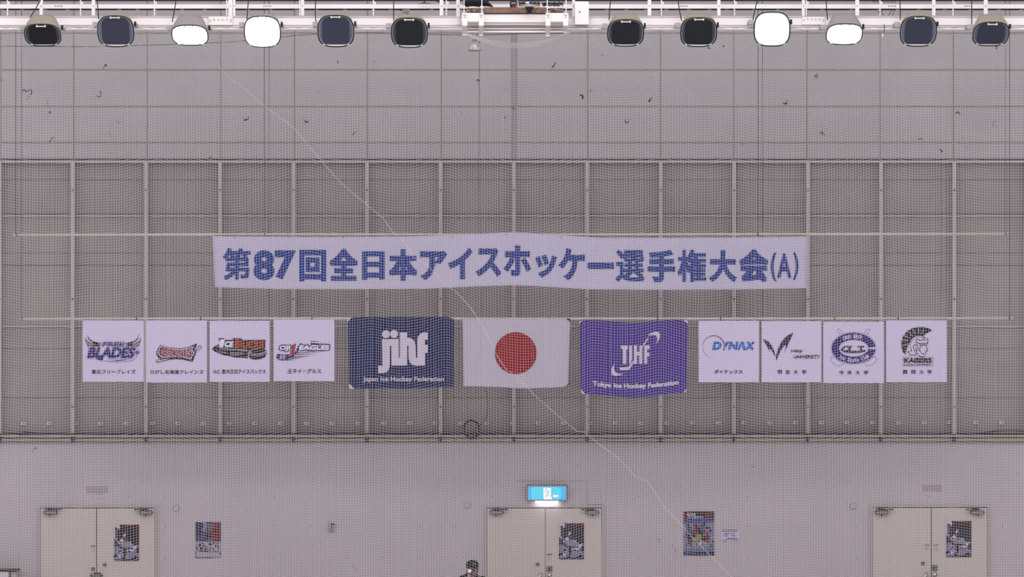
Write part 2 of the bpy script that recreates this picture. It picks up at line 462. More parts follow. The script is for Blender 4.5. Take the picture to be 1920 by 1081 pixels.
# doors
def door(n, x0, x1, xs, ytop, key):
    a = W(x0, ytop, 0); b_ = W(x1, ytop, 0); s_ = W(xs, ytop, 0)
    root = bpy.data.objects.new('door_%d' % n, None); root.location = (s_.x, 0, 0); COL.objects.link(root); root['kind'] = 'structure'
    q = MB(); t = M(2.2)
    q.box((a.x - t, -0.05, 0), (a.x, 0.02, a.z + t)); q.box((b_.x, -0.05, 0), (b_.x + t, 0.02, a.z + t)); q.box((a.x, -0.05, a.z), (b_.x, 0.02, a.z + t))
    q.box((a.x - t * 2.2, -0.012, 0), (a.x - t, 0.01, a.z + 2 * t)); q.box((b_.x + t, -0.012, 0), (b_.x + 2.2 * t, 0.01, a.z + 2 * t))
    q.build('door_frame', frame_m, root)
    q = MB(); q.box((a.x, -0.005, 0.0), (b_.x, 0.0, a.z)); q.build('door_gap', darkline_m, root)
    g = M(.9)
    for sx in (0, 1):
        q = MB()
        l, r = ((a.x + g, s_.x - g * .8) if sx == 0 else (s_.x + g * .8, b_.x - g))
        q.box((l, -0.045, 0.01), (r, -0.008, a.z - M(1.6)))
        lf = q.build('door_leaf', door_m, root)
        cx = x0 + 18.5 if sx == 0 else x1 - 18.0
        dr = 1 if sx == 0 else -1
        q = MB()
        # rounded closer body with its slotted cover
        q.pbox(cx - 11, 957.5, cx + 11, 962.6, 0.12, 0.075, 0)
        q.pbox(cx - 12.6, 958.4, cx - 11, 961.7, 0.11, 0.06, 1); q.pbox(cx + 11, 958.4, cx + 12.6, 961.7, 0.11, 0.06, 1)
        q.pbox(cx - 12, 956.8, cx + 12, 957.8, 0.125, 0.08, 1); q.pbox(cx - 12, 962.3, cx + 12, 963.3, 0.125, 0.08, 1)
        q.cyl(W(cx, 964.2, 0.09), (0, 0, -1), M(1.8), .02, 10, 1)
        cl = q.build('door_closer', [metal_m, dkmetal_m], lf, origin=root.location)
        q = MB(); q.pbox(min(cx, cx + dr * 22), 953.4, max(cx, cx + dr * 22), 955.6, 0.13, 0.03, 0)
        q.pbox(cx - 10, 951.2, cx + 3, 953.2, 0.11, 0.05, 0)
        q.pbox(cx - 3.5, 954.5, cx + 3.5, 957, 0.11, 0.05, 0)
        q.build('closer_arm', dkmetal_m, lf, origin=root.location)
        for kind, kx, ky in key[sx]:
            q = MB()
            if kind == 'disc':
                q.cyl(W(kx, ky, 0.046), (0, -1, 0), M(3.3), .014, 16, 0); q.cyl(W(kx, ky, 0.06), (0, -1, 0), M(1.5), .006, 12, 1)
                q.build('lock_cylinder', [dkmetal_m, metal_m], lf, origin=root.location)
            elif kind == 'plate':
                q.pbox(kx - 5, ky - 5, kx + 5, ky + 5, .06, .014, 0); q.pbox(kx - 3.9, ky - 3.9, kx + 3.9, ky + 3.9, .063, .004, 1); q.cyl(W(kx, ky, .063), (0, -1, 0), M(2.4), .02, 12, 0)
                q.build('lock_plate', [dkmetal_m, metal_m], lf, origin=root.location)
            elif kind == 'knob':
                q.cyl(W(kx, ky, .046), (0, -1, 0), M(4.2), .02, 16, 0); q.cyl(W(kx, ky, .066), (0, -1, 0), M(1.8), .05, 12, 1); q.ball(W(kx, ky, .12), M(3), M(2), M(3), 1)
                q.build('door_knob', [dkmetal_m, steel_m], lf, origin=root.location)
            elif kind == 'lever':
                q.cyl(W(kx, ky, .046), (0, -1, 0), M(3.6), .02, 16, 0)
                q.tube([W(kx, ky, .05), W(kx, ky, .11), W(kx - dr * 4, ky + 6, .11), W(kx - dr * 5, ky + 13, .10)], M(1.5), 8, 1)
                q.build('door_handle', [metal_m, steel_m], lf, origin=root.location)
            elif kind == 'pull':
                q.tube([W(kx - 9, ky + 2, .05), W(kx - 10, ky, .10), W(kx - 7, ky - 2.5, .12), W(kx + 8, ky - 2.5, .12), W(kx + 11, ky + .5, .10), W(kx + 10, ky + 3, .05)], M(1.6), 8, 0)
                q.pbox(kx - 7, ky - 1, kx + 8, ky + 9, .055, .01, 1); q.cyl(W(kx - 6, ky - 2, .12), (0, -1, 0), M(1.5), .02, 10, 2)
                q.build('door_handle', [dkmetal_m, metal_m, steel_m], lf, origin=root.location)
            elif kind.startswith('tag'):
                q.pbox(kx - 5, ky - 1.2, kx - 1.5, ky + 1.2, .047, .002, 0); q.pbox(kx - 1, ky - 1, kx + 5, ky + 1, .047, .002, 0)
                for j in range(4):
                    q.pbox(kx - 3, ky + 3 + 2.2 * j, kx - 1.6, ky + 4.4 + 2.2 * j, .047, .002, 1); q.pbox(kx + 1, ky + 3 + 2.2 * j, kx + 2.4, ky + 4.4 + 2.2 * j, .047, .002, 1)
                q.build('door_sticker', [ink_dr if kind == 'tagr' else sticker_m, mat('sticker_grey', (128, 116, 116), .8)], lf, origin=root.location)
    return root
door(1, 75.5, 291.5, 181.5, 950.5, ([('disc', 174.7, 1066), ('tag', 175, 1023)], [('disc', 196.5, 1058), ('pull', 180, 1077)]))
door(2, 912.5, 1129, 1022.5, 950.5, ([('disc', 1008, 1057.3), ('lever', 1014, 1077)], [('tagr', 1030.5, 1038.5), ('plate', 1030.3, 1065.7), ('knob', 1030.3, 1077)]))
door(3, 1635, 1851, 1745.5, 949.5, ([('disc', 1730.5, 1055.5), ('tag', 1738.5, 1021), ('lever', 1737, 1076)], [('tag', 1755, 1021), ('plate', 1752.5, 1064), ('knob', 1752.5, 1076)]))

# round covers and the switch on the lower wall
for x, y, lb in ((330.5, 952, 'small round blank cover on the wall beside the door with the pull handle'), (876, 946, 'small round blank cover on the wall above the seated person'), (1599.8, 948, 'small round blank cover on bare wall beyond the taped notice')):
    b = MB(); c = W(x, y, 0)
    b.cyl(c, (0, -1, 0), M(6.3), .010, 28, 1); b.cyl(c + Vector((0, -.010, 0)), (0, -1, 0), M(5.6), .003, 28, 0)
    tag(b.build('wall_cover', [wall_lo, mat('cover_edge', (104, 94, 98), .9)]), lb, 'cover')
b = MB(); b.pbox(616, 980.5, 627.5, 995, 0.04, 0.04, 0); b.pbox(620, 981.2, 627, 983.6, .046, .01, 1); b.pbox(619.5, 984.8, 626, 985.8, .05, .012, 2); b.cyl(W(622.5, 986.3, .04), (0, -1, 0), M(1.6), .02, 10, 1); b.pbox(620, 990.5, 624.5, 991.5, .05, .012, 1); b.pbox(620.5, 992.2, 624.2, 993, .05, .012, 2); b.pbox(619, 993.4, 624, 994.4, .046, .01, 1)
tag(b.build('wall_socket', [mat('socket_plate', (148, 138, 134), .7), dkmetal_m, steel_m]), 'small weathered socket box alone on the lower wall between two double doors', 'socket')

# ------------------------------------------------------------------ exit sign
R = empty('exit_sign', W(1025.5, 939, 0), 'lit blue exit sign with running figure above the middle double doors', 'sign')
b = MB(); b.pbox(988, 909.2, 1063.3, 938.6, 0.12, 0.12, 0); b.pbox(988.6, 909.8, 1062.7, 938, 0.124, .004, 1); b.build('case', [dkmetal_m, sign_case], R)
ds = flat(0.127)
b = MB(); b.pbox(990.5, 911.8, 1060.8, 936.2, 0.128, .003, 0); b.poly([(999, 912.3), (1049, 912.3), (1052, 918), (1052, 930), (1049, 935.8), (999, 935.8), (996, 930), (996, 918)], flat(.1285), .1, 1); b.build('lit_panel', [sign_bl, sign_ce], R)
z = Z(975, 895, 16.63)
b = MB(); b.poly(z((730, 315), (970, 315), (970, 560), (1000, 680), (770, 680), (735, 640)), ds, 1.5, 0)
for pts, t in ((z((805, 415), (880, 405), (930, 470)), .9), (z((850, 430), (860, 500), (800, 600)), 1.2), (z((860, 500), (890, 550), (950, 555)), .8), (z((800, 415), (780, 460), (740, 460)), .7)): line(b, pts, t, ds, 2, 1)
b.poly(circ(975 + 820 / 16.63, 895 + 360 / 16.63, 1.2, 12), ds, 2, 1)
text(b, '非常口', (1036.5, 927, 1047.2, 931.8), ds, 2, 0, bold=.35)
b.build('pictogram', [sign_wh, sign_fig], R)
b = MB(); b.pbox(1004, 938.5, 1047, 938.8, 0.115, 0.10); b.build('lamp_strip', sign_under, R)

# ------------------------------------------------------------------ wall posters and paper
def dp(d): return flat(d)
def door_poster(ox, oy, n, label):
    z = Z(ox, oy, 12.014); dd = 0.052
    x0, y0 = z((108, 158))[0]; x1, y1 = z((670, 965))[0]
    R = MB().pbox(x0, y0, x1, y1, dd, 0.004).build('door_poster', mat('poster_dark', (28, 27, 36), .7)); tag(R, label, 'poster', 'dark match posters on the double doors')
    D = dp(dd); e = MB(); rnd = random.Random(3)
    mats = [mat('poster_pale', (176, 168, 190), .8), mat('poster_dark_red', (78, 24, 32), .8), mat('poster_lavender', (114, 108, 138), .8), mat('poster_ink', (20, 20, 26), .8), mat('poster_navy', (40, 42, 72), .8), mat('poster_red', (112, 36, 46), .8)]
    e.poly(z((108, 158), (215, 158), (242, 200), (228, 250), (190, 262), (188, 480), (160, 512), (108, 462)), D, 1, 0)
    for k in range(9):
        x = 240 + 48 * k; e.poly(z((x, 165 + rnd.uniform(0, 12)), (x + 44, 165 + rnd.uniform(0, 20)), (x + 46, 215 + rnd.uniform(0, 55)), (x + 4, 205 + rnd.uniform(0, 55))), D, 1, 1)
    for k in range(24):
        x, y = rnd.uniform(210, 650), rnd.uniform(280, 560); s_ = rnd.uniform(8, 24)
        e.poly(z((x, y - s_), (x + s_, y), (x + s_ * .5, y + s_), (x - s_, y + s_ * .5)), D, 1, rnd.choice((4, 4, 3, 4)))
    e.poly(z((108, 480), (200, 520), (260, 600), (240, 680), (108, 660)), D, 1.2, 4)
    e.poly(z((320, 380), (350, 350), (368, 355), (365, 400), (340, 432), (310, 420)), D, 2, 0)
    e.poly(z((310, 440), (372, 440), (378, 500), (320, 510)), D, 2, 5)
    e.poly(z((235, 500), (295, 462), (330, 520), (300, 545), (250, 545)), D, 2, 0)
    e.poly(z((185, 510), (215, 530), (245, 590), (270, 600), (210, 590)), D, 2, 0)
    # the ice and the players' legs
    e.poly(z((108, 670), (200, 640), (260, 700), (420, 690), (560, 640), (600, 610), (660, 620), (672, 690), (640, 780), (665, 850), (640, 930), (120, 940)), D, 1.4, 2)
    for k in range(46):
        x, y = rnd.uniform(115, 640), rnd.uniform(680, 935); s_ = rnd.uniform(14, 42)
        e.poly(z((x, y - s_), (x + s_, y - s_ * .2), (x + s_ * .4, y + s_), (x - s_ * .8, y + s_ * .5)), D, 1.8, rnd.choice((3, 3, 4, 0, 3, 0, 2)))
    e.poly(z((600, 670), (660, 660), (668, 740), (610, 745)), D, 2.1, 3)
    e.poly(z((430, 700), (560, 640), (620, 620), (600, 700), (520, 760), (440, 745)), D, 1.9, 0)
    e.poly(z((110, 942), (640, 942), (640, 965), (110, 965)), D, 2.2, 3)
    e.poly(z((320, 700), (385, 690), (390, 850), (330, 870)), D, 2.3, 3)
    e.build('picture', mats, R)
    t = MB()
    xa, ya = z((250, 535))[0]; xb, yb = z((500, 592))[0]
    t.poly([(xa, ya), (xb, ya), (xb, yb), (xa, yb)], D, 2.4, 0)
    text(t, 'アイスホッケー', (xa, ya + .3, xb, yb - .3), D, 3, 1, bold=.25)
    xa, ya = z((260, 600))[0]; xb, yb = z((545, 650))[0]
    t.poly([(xa, ya), (xb, ya), (xb, yb), (xa, yb)], D, 2.4, 0)
    for k in range(11):
        x = xa + (xb - xa) * (k + .15) / 11; t.poly([(x, ya + .6), (x + 1.1, ya + .5), (x + 1.1, yb - .6), (x, yb - .5)], D, 3, 1)
    xa, ya = z((280, 660))[0]; xb, yb = z((560, 715))[0]
    t.poly([(xa, ya), (xb, ya), (xb, ya + .7), (xa, ya + .7)], D, 2.6, 0)
    for k in range(5):
        x = xa + 9 + 2.8 * k; t.poly([(x, ya + 1.5), (x + 2.2, ya + 1.5), (x + 2.2, ya + 4), (x, ya + 4)], D, 3, 1)
    xa, ya = z((135, 205))[0]; xb, yb = z((188, 470))[0]; cx, cy = (xa + xb) / 2, (ya + yb) / 2; hw, hh = (xb - xa) / 2, (yb - ya) / 2
    text(t, 'ICE HOCKEY', (cx - hh, cy - hw, cx + hh, cy + hw), D, 3, 1, bold=.45, rot=(cx, cy, -math.pi / 2))
    t.build('lettering', mats[:1] + [mats[3]], R)
door_poster(205, 970, 0, 'dark hockey match poster on the door leaf above the curved pull handle')
door_poster(1039.5, 967.2, 1, 'dark hockey match poster on the right leaf of the doors below the exit sign')
door_poster(1765.5, 963.2, 2, 'dark hockey match poster on the double doors nearest the right edge')

# red and blue poster
z = Z(355, 970, 12.714); D = dp(0.008)
R = MB().pbox(*z((143, 103))[0], *z((745, 955))[0], 0.008, 0.006).build('wall_poster', mat('poster_slate', (76, 76, 98), .7)); tag(R, 'blue and red action poster on bare wall beside the doors with a pull handle', 'poster')
mats = [mat('poster_indigo', (40, 34, 84), .8), mat('poster_crimson', (104, 30, 40), .8), ink_bk, mat('poster_pale2', (150, 140, 158), .8), mat('poster_blue', (50, 56, 92), .8), mat('poster_olive', (110, 96, 60), .8), mat('poster_lilac', (120, 112, 160), .8)]
e = MB(); rnd = random.Random(11)
e.poly(z((143, 103), (320, 103), (330, 200), (250, 330), (143, 330)), D, 1, 0); e.poly(z((320, 103), (400, 103), (410, 320), (330, 320)), D, 1, 6)
e.poly(z((600, 103), (745, 103), (745, 560), (600, 560), (540, 440), (400, 360), (400, 310), (560, 300)), D, 1, 1)
e.poly(z((410, 110), (600, 108), (600, 125), (410, 125)), D, 1.2, 2); e.poly(z((724, 103), (745, 103), (745, 580), (724, 580)), D, 1.6, 2)
e.poly(z((143, 330), (400, 330), (480, 430), (460, 560), (143, 560)), D, 1, 4)
e.poly(z((143, 570), (745, 570), (745, 940), (143, 940)), D, 1.1, 3)
for k in range(60):
    x, y = rnd.uniform(150, 710), rnd.uniform(120, 640); s_ = rnd.uniform(8, 30)
    e.poly(z((x, y - s_), (x + s_, y), (x + s_ * .5, y + s_), (x - s_, y + s_ * .5)), D, 1.5, (rnd.choice((2, 2, 4, 0)) if x < 430 else rnd.choice((2, 1, 1, 2, 5))))
for k in range(90):
    x, y = rnd.uniform(160, 720), rnd.uniform(585, 790); s_ = rnd.uniform(8, 26)
    e.poly(z((x, y - s_), (x + s_, y), (x + s_ * .3, y + s_), (x - s_, y + s_ * .5)), D, 1.5, (rnd.choice((2, 4)) if x < 430 else rnd.choice((2, 1, 3))))
for r in (((143, 790), (160, 790), (160, 950), (143, 950)), ((143, 940), (560, 940), (560, 955), (143, 955)), ((725, 810), (745, 810), (745, 885), (725, 885)), ((190, 795), (700, 800), (700, 815), (190, 812))): e.poly(z(*r), D, 1.8, 2)
e.build('picture', mats, R)

# group poster with its top line
z = Z(1270, 950, 10.808); D = dp(0.008)
R = MB().pbox(*z((125, 90))[0], *z((748, 980))[0], 0.008, 0.006).build('wall_poster', mat('poster_haze', (112, 108, 136), .7)); tag(R, 'tall blue poster of a huddle of hockey players beside the white notice', 'poster')
mats = [ink_bk, mat('poster_maroon', (96, 24, 36), .8), mat('poster_midblue', (62, 58, 118), .8), mat('poster_grey', (62, 62, 76), .8), mat('poster_yellow', (132, 122, 66), .8), mat('poster_pale3', (170, 164, 180), .8), mat('poster_steelblue', (88, 90, 124), .8), mat('poster_brick', (118, 50, 60), .8)]
e = MB(); rnd = random.Random(5)
e.poly(z((125, 90), (748, 90), (748, 215), (125, 215)), D, 1, 0); e.poly(z((125, 95), (180, 95), (180, 260), (125, 270)), D, 1.4, 1); e.poly(z((555, 120), (728, 120), (728, 210), (555, 210)), D, 1.4, 1)
e.poly(z((125, 215), (748, 215), (748, 300), (500, 320), (125, 330)), D, 1, 2)
e.poly(z((125, 840), (748, 820), (748, 980), (125, 980)), D, 1, 6); e.poly(z((125, 900), (748, 900), (748, 980), (125, 980)), D, 1.2, 2)
for k in range(12): e.poly(z((130 + 52 * k, 912), (170 + 52 * k, 912), (170 + 52 * k, 975), (130 + 52 * k, 975)), D, 1.5, rnd.choice((0, 2, 0)))
for x, y, r, mi in ((220, 370, 30, 0), (240, 440, 50, 3), (220, 480, 30, 0), (290, 520, 55, 3), (375, 380, 45, 1), (370, 470, 50, 1), (510, 380, 50, 3), (500, 480, 60, 3), (540, 350, 30, 0), (420, 450, 40, 0), (240, 610, 50, 0), (260, 680, 45, 3), (330, 560, 50, 0), (460, 540, 60, 0), (600, 530, 40, 7), (610, 610, 55, 1), (610, 690, 35, 7), (540, 640, 45, 0), (430, 615, 70, 4), (400, 690, 50, 3), (640, 420, 30, 3), (680, 480, 26, 0), (590, 420, 28, 0), (720, 700, 24, 3), (460, 720, 40, 5), (340, 740, 45, 4), (270, 760, 36, 3), (560, 740, 40, 4), (690, 780, 30, 3)):
    pts = [(x + r * rnd.uniform(.8, 1.35) * math.cos(a * math.pi / 4), y + r * rnd.uniform(.8, 1.35) * math.sin(a * math.pi / 4)) for a in range(8)]
    e.poly(z(*pts), D, 1.6 + .002 * r, mi)
for pts in (((130, 620), (230, 500)), ((170, 780), (270, 690)), ((680, 620), (745, 600)), ((520, 690), (580, 760)), ((300, 770), (400, 720)), ((200, 500), (260, 560), (330, 600))): line(e, z(*pts), 1.0, D, 2.2, 5 if pts[0][0] > 290 else 0)
e.build('picture', mats, R)
t = MB(); text(t, '全日本', (1287, 960.8, 1305, 966.3), D, 3, 0, bold=.25); text(t, 'アイスホッケー', (1290, 965.8, 1319, 971.5), D, 3, 0, bold=.3)
t.build('lettering', mats[5], R)
# notice sheet
z = Z(1270, 950, 10.808); D = dp(0.006)
R = MB().pbox(1352.5, 990, 1386, 1014.3, 0.006, 0.004).build('notice', mat('notice_paper', (178, 168, 196), .8)); tag(R, 'small white landscape notice with printed lines right of the huddle poster', 'notice')
t = MB(); rnd = random.Random(2)
for y, xa, xb, wt in ((460, 940, 1225, 1.1), (490, 950, 1215, 1.3), (540, 945, 1050, 1.5), (540, 1080, 1165, 1.5), (583, 940, 1025, 1.4), (583, 1100, 1165, 1.3), (635, 1005, 1215, 1.4), (663, 915, 1235, .8), (693, 905, 990, .5), (693, 1160, 1230, .5)):
    x = xa
    while x < xb - 6:
        q = rnd.uniform(10, 22); line(t, z((x, y), (min(x + q, xb), y)), wt, D, 1, 0); x += q + 6
t.poly(z((905, 480), (935, 452), (945, 470), (915, 500)), D, 1.2, 0)
t.build('print', mat('notice_ink', (74, 66, 88), .8), R)

# ------------------------------------------------------------------ poles
def pole(name, pts, d, r, wires, label, ties):
    b = MB(); b.ptube(pts, d, r, 10)
    o = b.build(name, pole_m, smooth=True); tag(o, label, 'pole')
    for x, yb, *ya in wires:
        q = MB(); q.ptube([(x, ya[0] if ya else -30), (x, yb)], d, 0.55, 5); q.build('hanging_wire', cord_m, o)
    for x in ties:
        q = MB(); y = np.interp(x, [p[0] for p in pts], [p[1] for p in pts])
        q.tube([W(x, y, d) + Vector((0, 1.15 * M(r) * math.cos(a), 1.25 * M(r) * math.sin(a))) for a in [k * math.pi / 5 for k in range(10)]], M(.9), 5, closed=True)
        q.build('tie', cord_m, o)
    return o
pole('upper_banner_pole', [(24, 440.3), (500, 439.2), (960, 440), (1400, 439), (1890, 438.2)], 1.9, 2.3, [(29.5, 438), (495.5, 438), (899, 438), (1421.5, 438), (1885, 438)], 'long pale pole carrying the wide lettered banner, wires at intervals', (31, 496, 1421, 1886))
pole('lower_banner_pole', [(38, 597.6), (500, 596.5), (960, 597), (1400, 597), (1899, 596)], 1.75, 2.3, [(40.5, 596), (504.5, 596), (905, 596, 441), (1429.5, 596), (1893, 596)], 'long pale pole carrying the flags and square team sheets', (41, 256, 376, 585, 703, 1030, 1233, 1351, 1565, 1684, 1893))

# ------------------------------------------------------------------ banner
def sheet(name, top, bot, m, dfun, nu=64, nv=10, label='', cat='', group=None):
    """cloth between a top and a bottom edge polyline (photo pixels), with real thickness"""
    b = MB(); tx = [p[0] for p in top]; bx = [p[0] for p in bot]
    def P(poly, u):
        n = len(poly) - 1; L = [0]
        for i in range(n): L.append(L[-1] + math.hypot(poly[i + 1][0] - poly[i][0], poly[i + 1][1] - poly[i][1]))
        t = u * L[-1]
        for i in range(n):
            if t <= L[i + 1] or i == n - 1:
                q = (t - L[i]) / max(1e-6, L[i + 1] - L[i]); return (poly[i][0] + q * (poly[i + 1][0] - poly[i][0]), poly[i][1] + q * (poly[i + 1][1] - poly[i][1]))
    for back in (0, 1):
        for j in range(nv + 1):
            for i in range(nu + 1):
                a = P(top, i / nu); c = P(bot, i / nu); v = j / nv
                x = a[0] + (c[0] - a[0]) * v; y = a[1] + (c[1] - a[1]) * v
                b.v.append(W(x, y, dfun(x, y) - .004 * back) if not back else W(x, y, dfun(x, y)) + Vector((0, .004, 0)))
    N = (nu + 1) * (nv + 1)
    for j in range(nv):
        for i in range(nu):
            k = j * (nu + 1) + i
            b.face((k, k + nu + 1, k + nu + 2, k + 1)); b.face((N + k, N + k + 1, N + k + nu + 2, N + k + nu + 1))
    for i in range(nu):
        for j in (0, nv):
            k = j * (nu + 1) + i; b.face((k, k + 1, N + k + 1, N + k))
    for j in range(nv):
        for i in (0, nu):
            k = j * (nu + 1) + i; b.face((k, k + nu + 1, N + k + nu + 1, N + k))
    o = b.build(name, m, smooth=True); tag(o, label, cat, group)
    return o
def dban(x, y):
    return 1.96 + .018 * math.sin(x * .031) * min(1, (y - 436) / 60) + .01 * math.sin(x * .083 + y * .05)
dban.lim = 14
ban = sheet('banner', [(398, 442), (402, 442.6), (620, 444), (780, 442.5), (880, 439), (955, 435), (985, 436), (1060, 441), (1120, 445), (1240, 445.5), (1400, 444.5), (1515, 443)],
            [(403, 538), (520, 541.5), (660, 541.8), (800, 541), (880, 537), (960, 534.3), (1000, 535.5), (1100, 542), (1240, 543), (1400, 542), (1512, 540)], cloth_w, dban, 110, 8,
            'very wide pale banner with heavy navy Japanese lettering hung from the upper pole', 'banner')
L = MB()
for ch, x0, y0, x1, y1 in (('第', 418.3, 465, 470, 524), ('8', 475, 468.8, 514.7, 524.9), ('7', 514.9, 469, 555, 523.3), ('回', 561.3, 468.3, 611.3, 526.7), ('全', 618, 465.8, 670.8, 525.8),
        ('日', 678.8, 470.8, 721.2, 524), ('本', 729.5, 467, 782, 525.8), ('ア', 787.5, 470, 838.3, 525), ('イ', 840, 463.7, 886.3, 523), ('ス', 891.3, 465, 940, 518.7), ('ホ', 944, 460, 996, 517),
        ('ッ', 1003.3, 477, 1044, 520), ('ケ', 1046.7, 465, 1097, 525.3), ('ー', 1101.7, 492, 1150.8, 503.7), ('選', 1154.7, 468.3, 1208, 527.5), ('手', 1214.2, 468, 1266.2, 528.3),
        ('権', 1270.8, 467.8, 1324, 528), ('大', 1329, 468.8, 1382, 528.7), ('会', 1386, 467, 1440.5, 528.3), ('(', 1445, 473, 1456, 526.7), ('A', 1457, 474.7, 1484, 520.8), (')', 1486.7, 472.5, 1497, 524)):
    dense = ch in '第選権'
    bo = 0.022 if dense else 0.046
    if ch in '(A)': bo = 0.03
    if ch == 'ー':
        L.poly([(x0, y0), (x1, y0), (x1, y1), (x0, y1)], dban, 2, 0); continue
    if ch in '第選権会全本':
        text(L, ch, (x0, y0, x1, y1), dban, 2, 0, bold={'第': 1.35, '選': 1.35, '権': 1.5}.get(ch, 2.5), square=True)
    else:
        text(L, ch, (x0, y0, x1, y1), dban, 2, 0, off=bo)
L.build('lettering', navy_t, ban)
for k in range(11):
    x = 440 + 102 * k; g = MB(); g.cyl(W(x, 444.5 if abs(x - 960) > 60 else 439, 1.99), (0, -1, 0), M(.9), .01, 8)
    g.build('eyelet', dkmetal_m, ban)

# ------------------------------------------------------------------ flags
def dflag(ph, a=.02):
    f = lambda x, y: 1.805 + a * math.sin(x * .085 + ph) + a * .5 * math.sin(x * .19 + y * .02 + ph)
    f.lim = 5
    return f
def stitch(top, bot):
    return top, bot
z = Z(640, 580, 6.7565); DF = dflag(.4)
fl = sheet('federation_flag', z((84, 160), (100, 125), (140, 96), (420, 93), (800, 92), (1200, 91), (1330, 92), (1400, 108), (1427, 125)),
           z((96, 935), (120, 965), (165, 1001), (400, 1000), (560, 994), (760, 1003), (980, 1000), (1180, 984), (1380, 984), (1420, 990)), flag_nv, DF, 60, 14,
           'navy flag with pale lower-case initials and English lettering below them', 'flag', 'flags on the lower pole')
e = MB(); e.poly(z((515, 375), (725, 370), (725, 610), (742, 610), (742, 290), (832, 290), (832, 358), (870, 360), (908, 378), (930, 408), (941, 455), (945, 610), (962, 610), (962, 390), (970, 345), (992, 312), (1025, 295), (1060, 290), (1097, 290), (1097, 383), (1060, 383), (1060, 447), (1095, 447), (1095, 548), (1060, 548), (1058, 708), (950, 710), (905, 702), (872, 675), (853, 632), (850, 580), (850, 455), (832, 455), (832, 708), (635, 710), (632, 460), (615, 460), (615, 690), (608, 740), (588, 778), (555, 800), (520, 803), (465, 803), (465, 712), (520, 712)), DF, 2)
for c in ((565, 312), (668, 308)):
    p = z(c)[0]; e.poly(circ(p[0], p[1], 7.5), DF, 2)
e.build('emblem', logo_wh, fl)
t = MB(); xa, ya = z((275, 848))[0]; xb, yb = z((1300, 925))[0]
text(t, 'Japan Ice Hockey Federation', (xa, ya, xb, yb), DF, 2, 0, bold=.35); t.build('lettering', logo_wh, fl)
for lay_, pts in ((1.5, ((78, 165), (84, 110), (140, 96), (100, 130))), (1.5, ((96, 935), (165, 1003), (105, 1003)))):
    t = MB(); t.poly(z(*pts), DF, lay_); t.build('corner_patch', logo_wh, fl)

z = Z(850, 580, 4.158); DJ = dflag(2.0, .016)
fl = sheet('national_flag', z((72, 70), (300, 66), (600, 66), (860, 68), (885, 76), (912, 98)), z((80, 597), (180, 598), (330, 603), (520, 612), (640, 612), (800, 606), (870, 600), (893, 580)), flag_wh, DJ, 44, 14,
           'white flag with one large red disc hanging at the centre of the lower pole', 'flag', 'flags on the lower pole')
e = MB(); e.poly(circ(966.9, 661.5, 39.2, 64), DJ, 2); e.build('red_disc', flag_rd, fl)
for lay_, pts in ((-2, ((880, 72), (912, 70), (912, 100))), (1.5, ((893, 580), (902, 565), (905, 590), (882, 592)))):
    t = MB(); t.poly(z(*pts), DJ, lay_); t.build('corner_patch', ink_bk, fl)

z = Z(1075, 585, 6.361); DT = dflag(1.1)
fl = sheet('association_flag', z((76, 150), (90, 115), (118, 95), (300, 98), (520, 112), (700, 126), (860, 116), (1050, 98), (1200, 92), (1310, 92), (1368, 142)),
           z((92, 912), (140, 970), (280, 985), (400, 990), (560, 1005), (700, 1018), (860, 1005), (1050, 985), (1200, 965), (1310, 960), (1350, 910)), flag_pu, DT, 60, 14,
           'purple flag with pale initials, a stick and two crescents, English lettering below', 'flag', 'flags on the lower pole')
e = MB()
for pts in (((568, 395), (650, 395), (650, 440), (632, 445), (632, 615), (592, 615), (590, 440), (568, 432)), ((665, 395), (700, 395), (700, 560), (690, 590), (688, 615), (665, 615)),
            ((722, 395), (760, 395), (760, 470), (788, 470), (788, 395), (822, 395), (822, 615), (785, 615), (785, 515), (760, 515), (760, 615), (722, 615)),
            ((845, 395), (910, 395), (910, 440), (880, 440), (880, 480), (908, 480), (908, 525), (880, 525), (880, 612), (845, 612)),
            ((715, 570), (720, 600), (668, 685), (560, 690), (548, 660), (655, 650), (695, 605)), ((885, 305), (895, 320), (838, 400), (826, 425), (828, 390)),
            ((885, 280), (920, 250), (975, 230), (1010, 232), (1035, 255), (1030, 310), (985, 390), (1000, 340), (1000, 300), (985, 278), (950, 270)),
            ((500, 600), (460, 660), (450, 710), (460, 745), (500, 762), (560, 750), (600, 730), (540, 735), (505, 715), (485, 680), (485, 640))): e.poly(z(*pts), DT, 2)
e.build('emblem', logo_wh, fl)
t = MB(); xa, ya = z((230, 838))[0]; xb, yb = z((1255, 912))[0]; xm = (xa + xb) / 2 - 8
text(t, 'Tokyo Ice Hockey Federation', (xa, ya, xb, yb), DT, 2, 0, bold=.7, warp=lambda x, y: (x, y + 1.6 - 7.5 * ((x - xm) / (xb - xa)) ** 2 * 3.2)); t.build('lettering', logo_wh, fl)
for lay_, pts in ((1.5, ((66, 150), (72, 112), (118, 95), (90, 118))), (1.5, ((1310, 92), (1365, 98), (1368, 142))), (1.5, ((88, 915), (140, 972), (95, 965))), (1.5, ((1310, 960), (1350, 908), (1345, 945)))):
    t = MB(); t.poly(z(*pts), DT, lay_); t.build('corner_patch', logo_wh, fl)

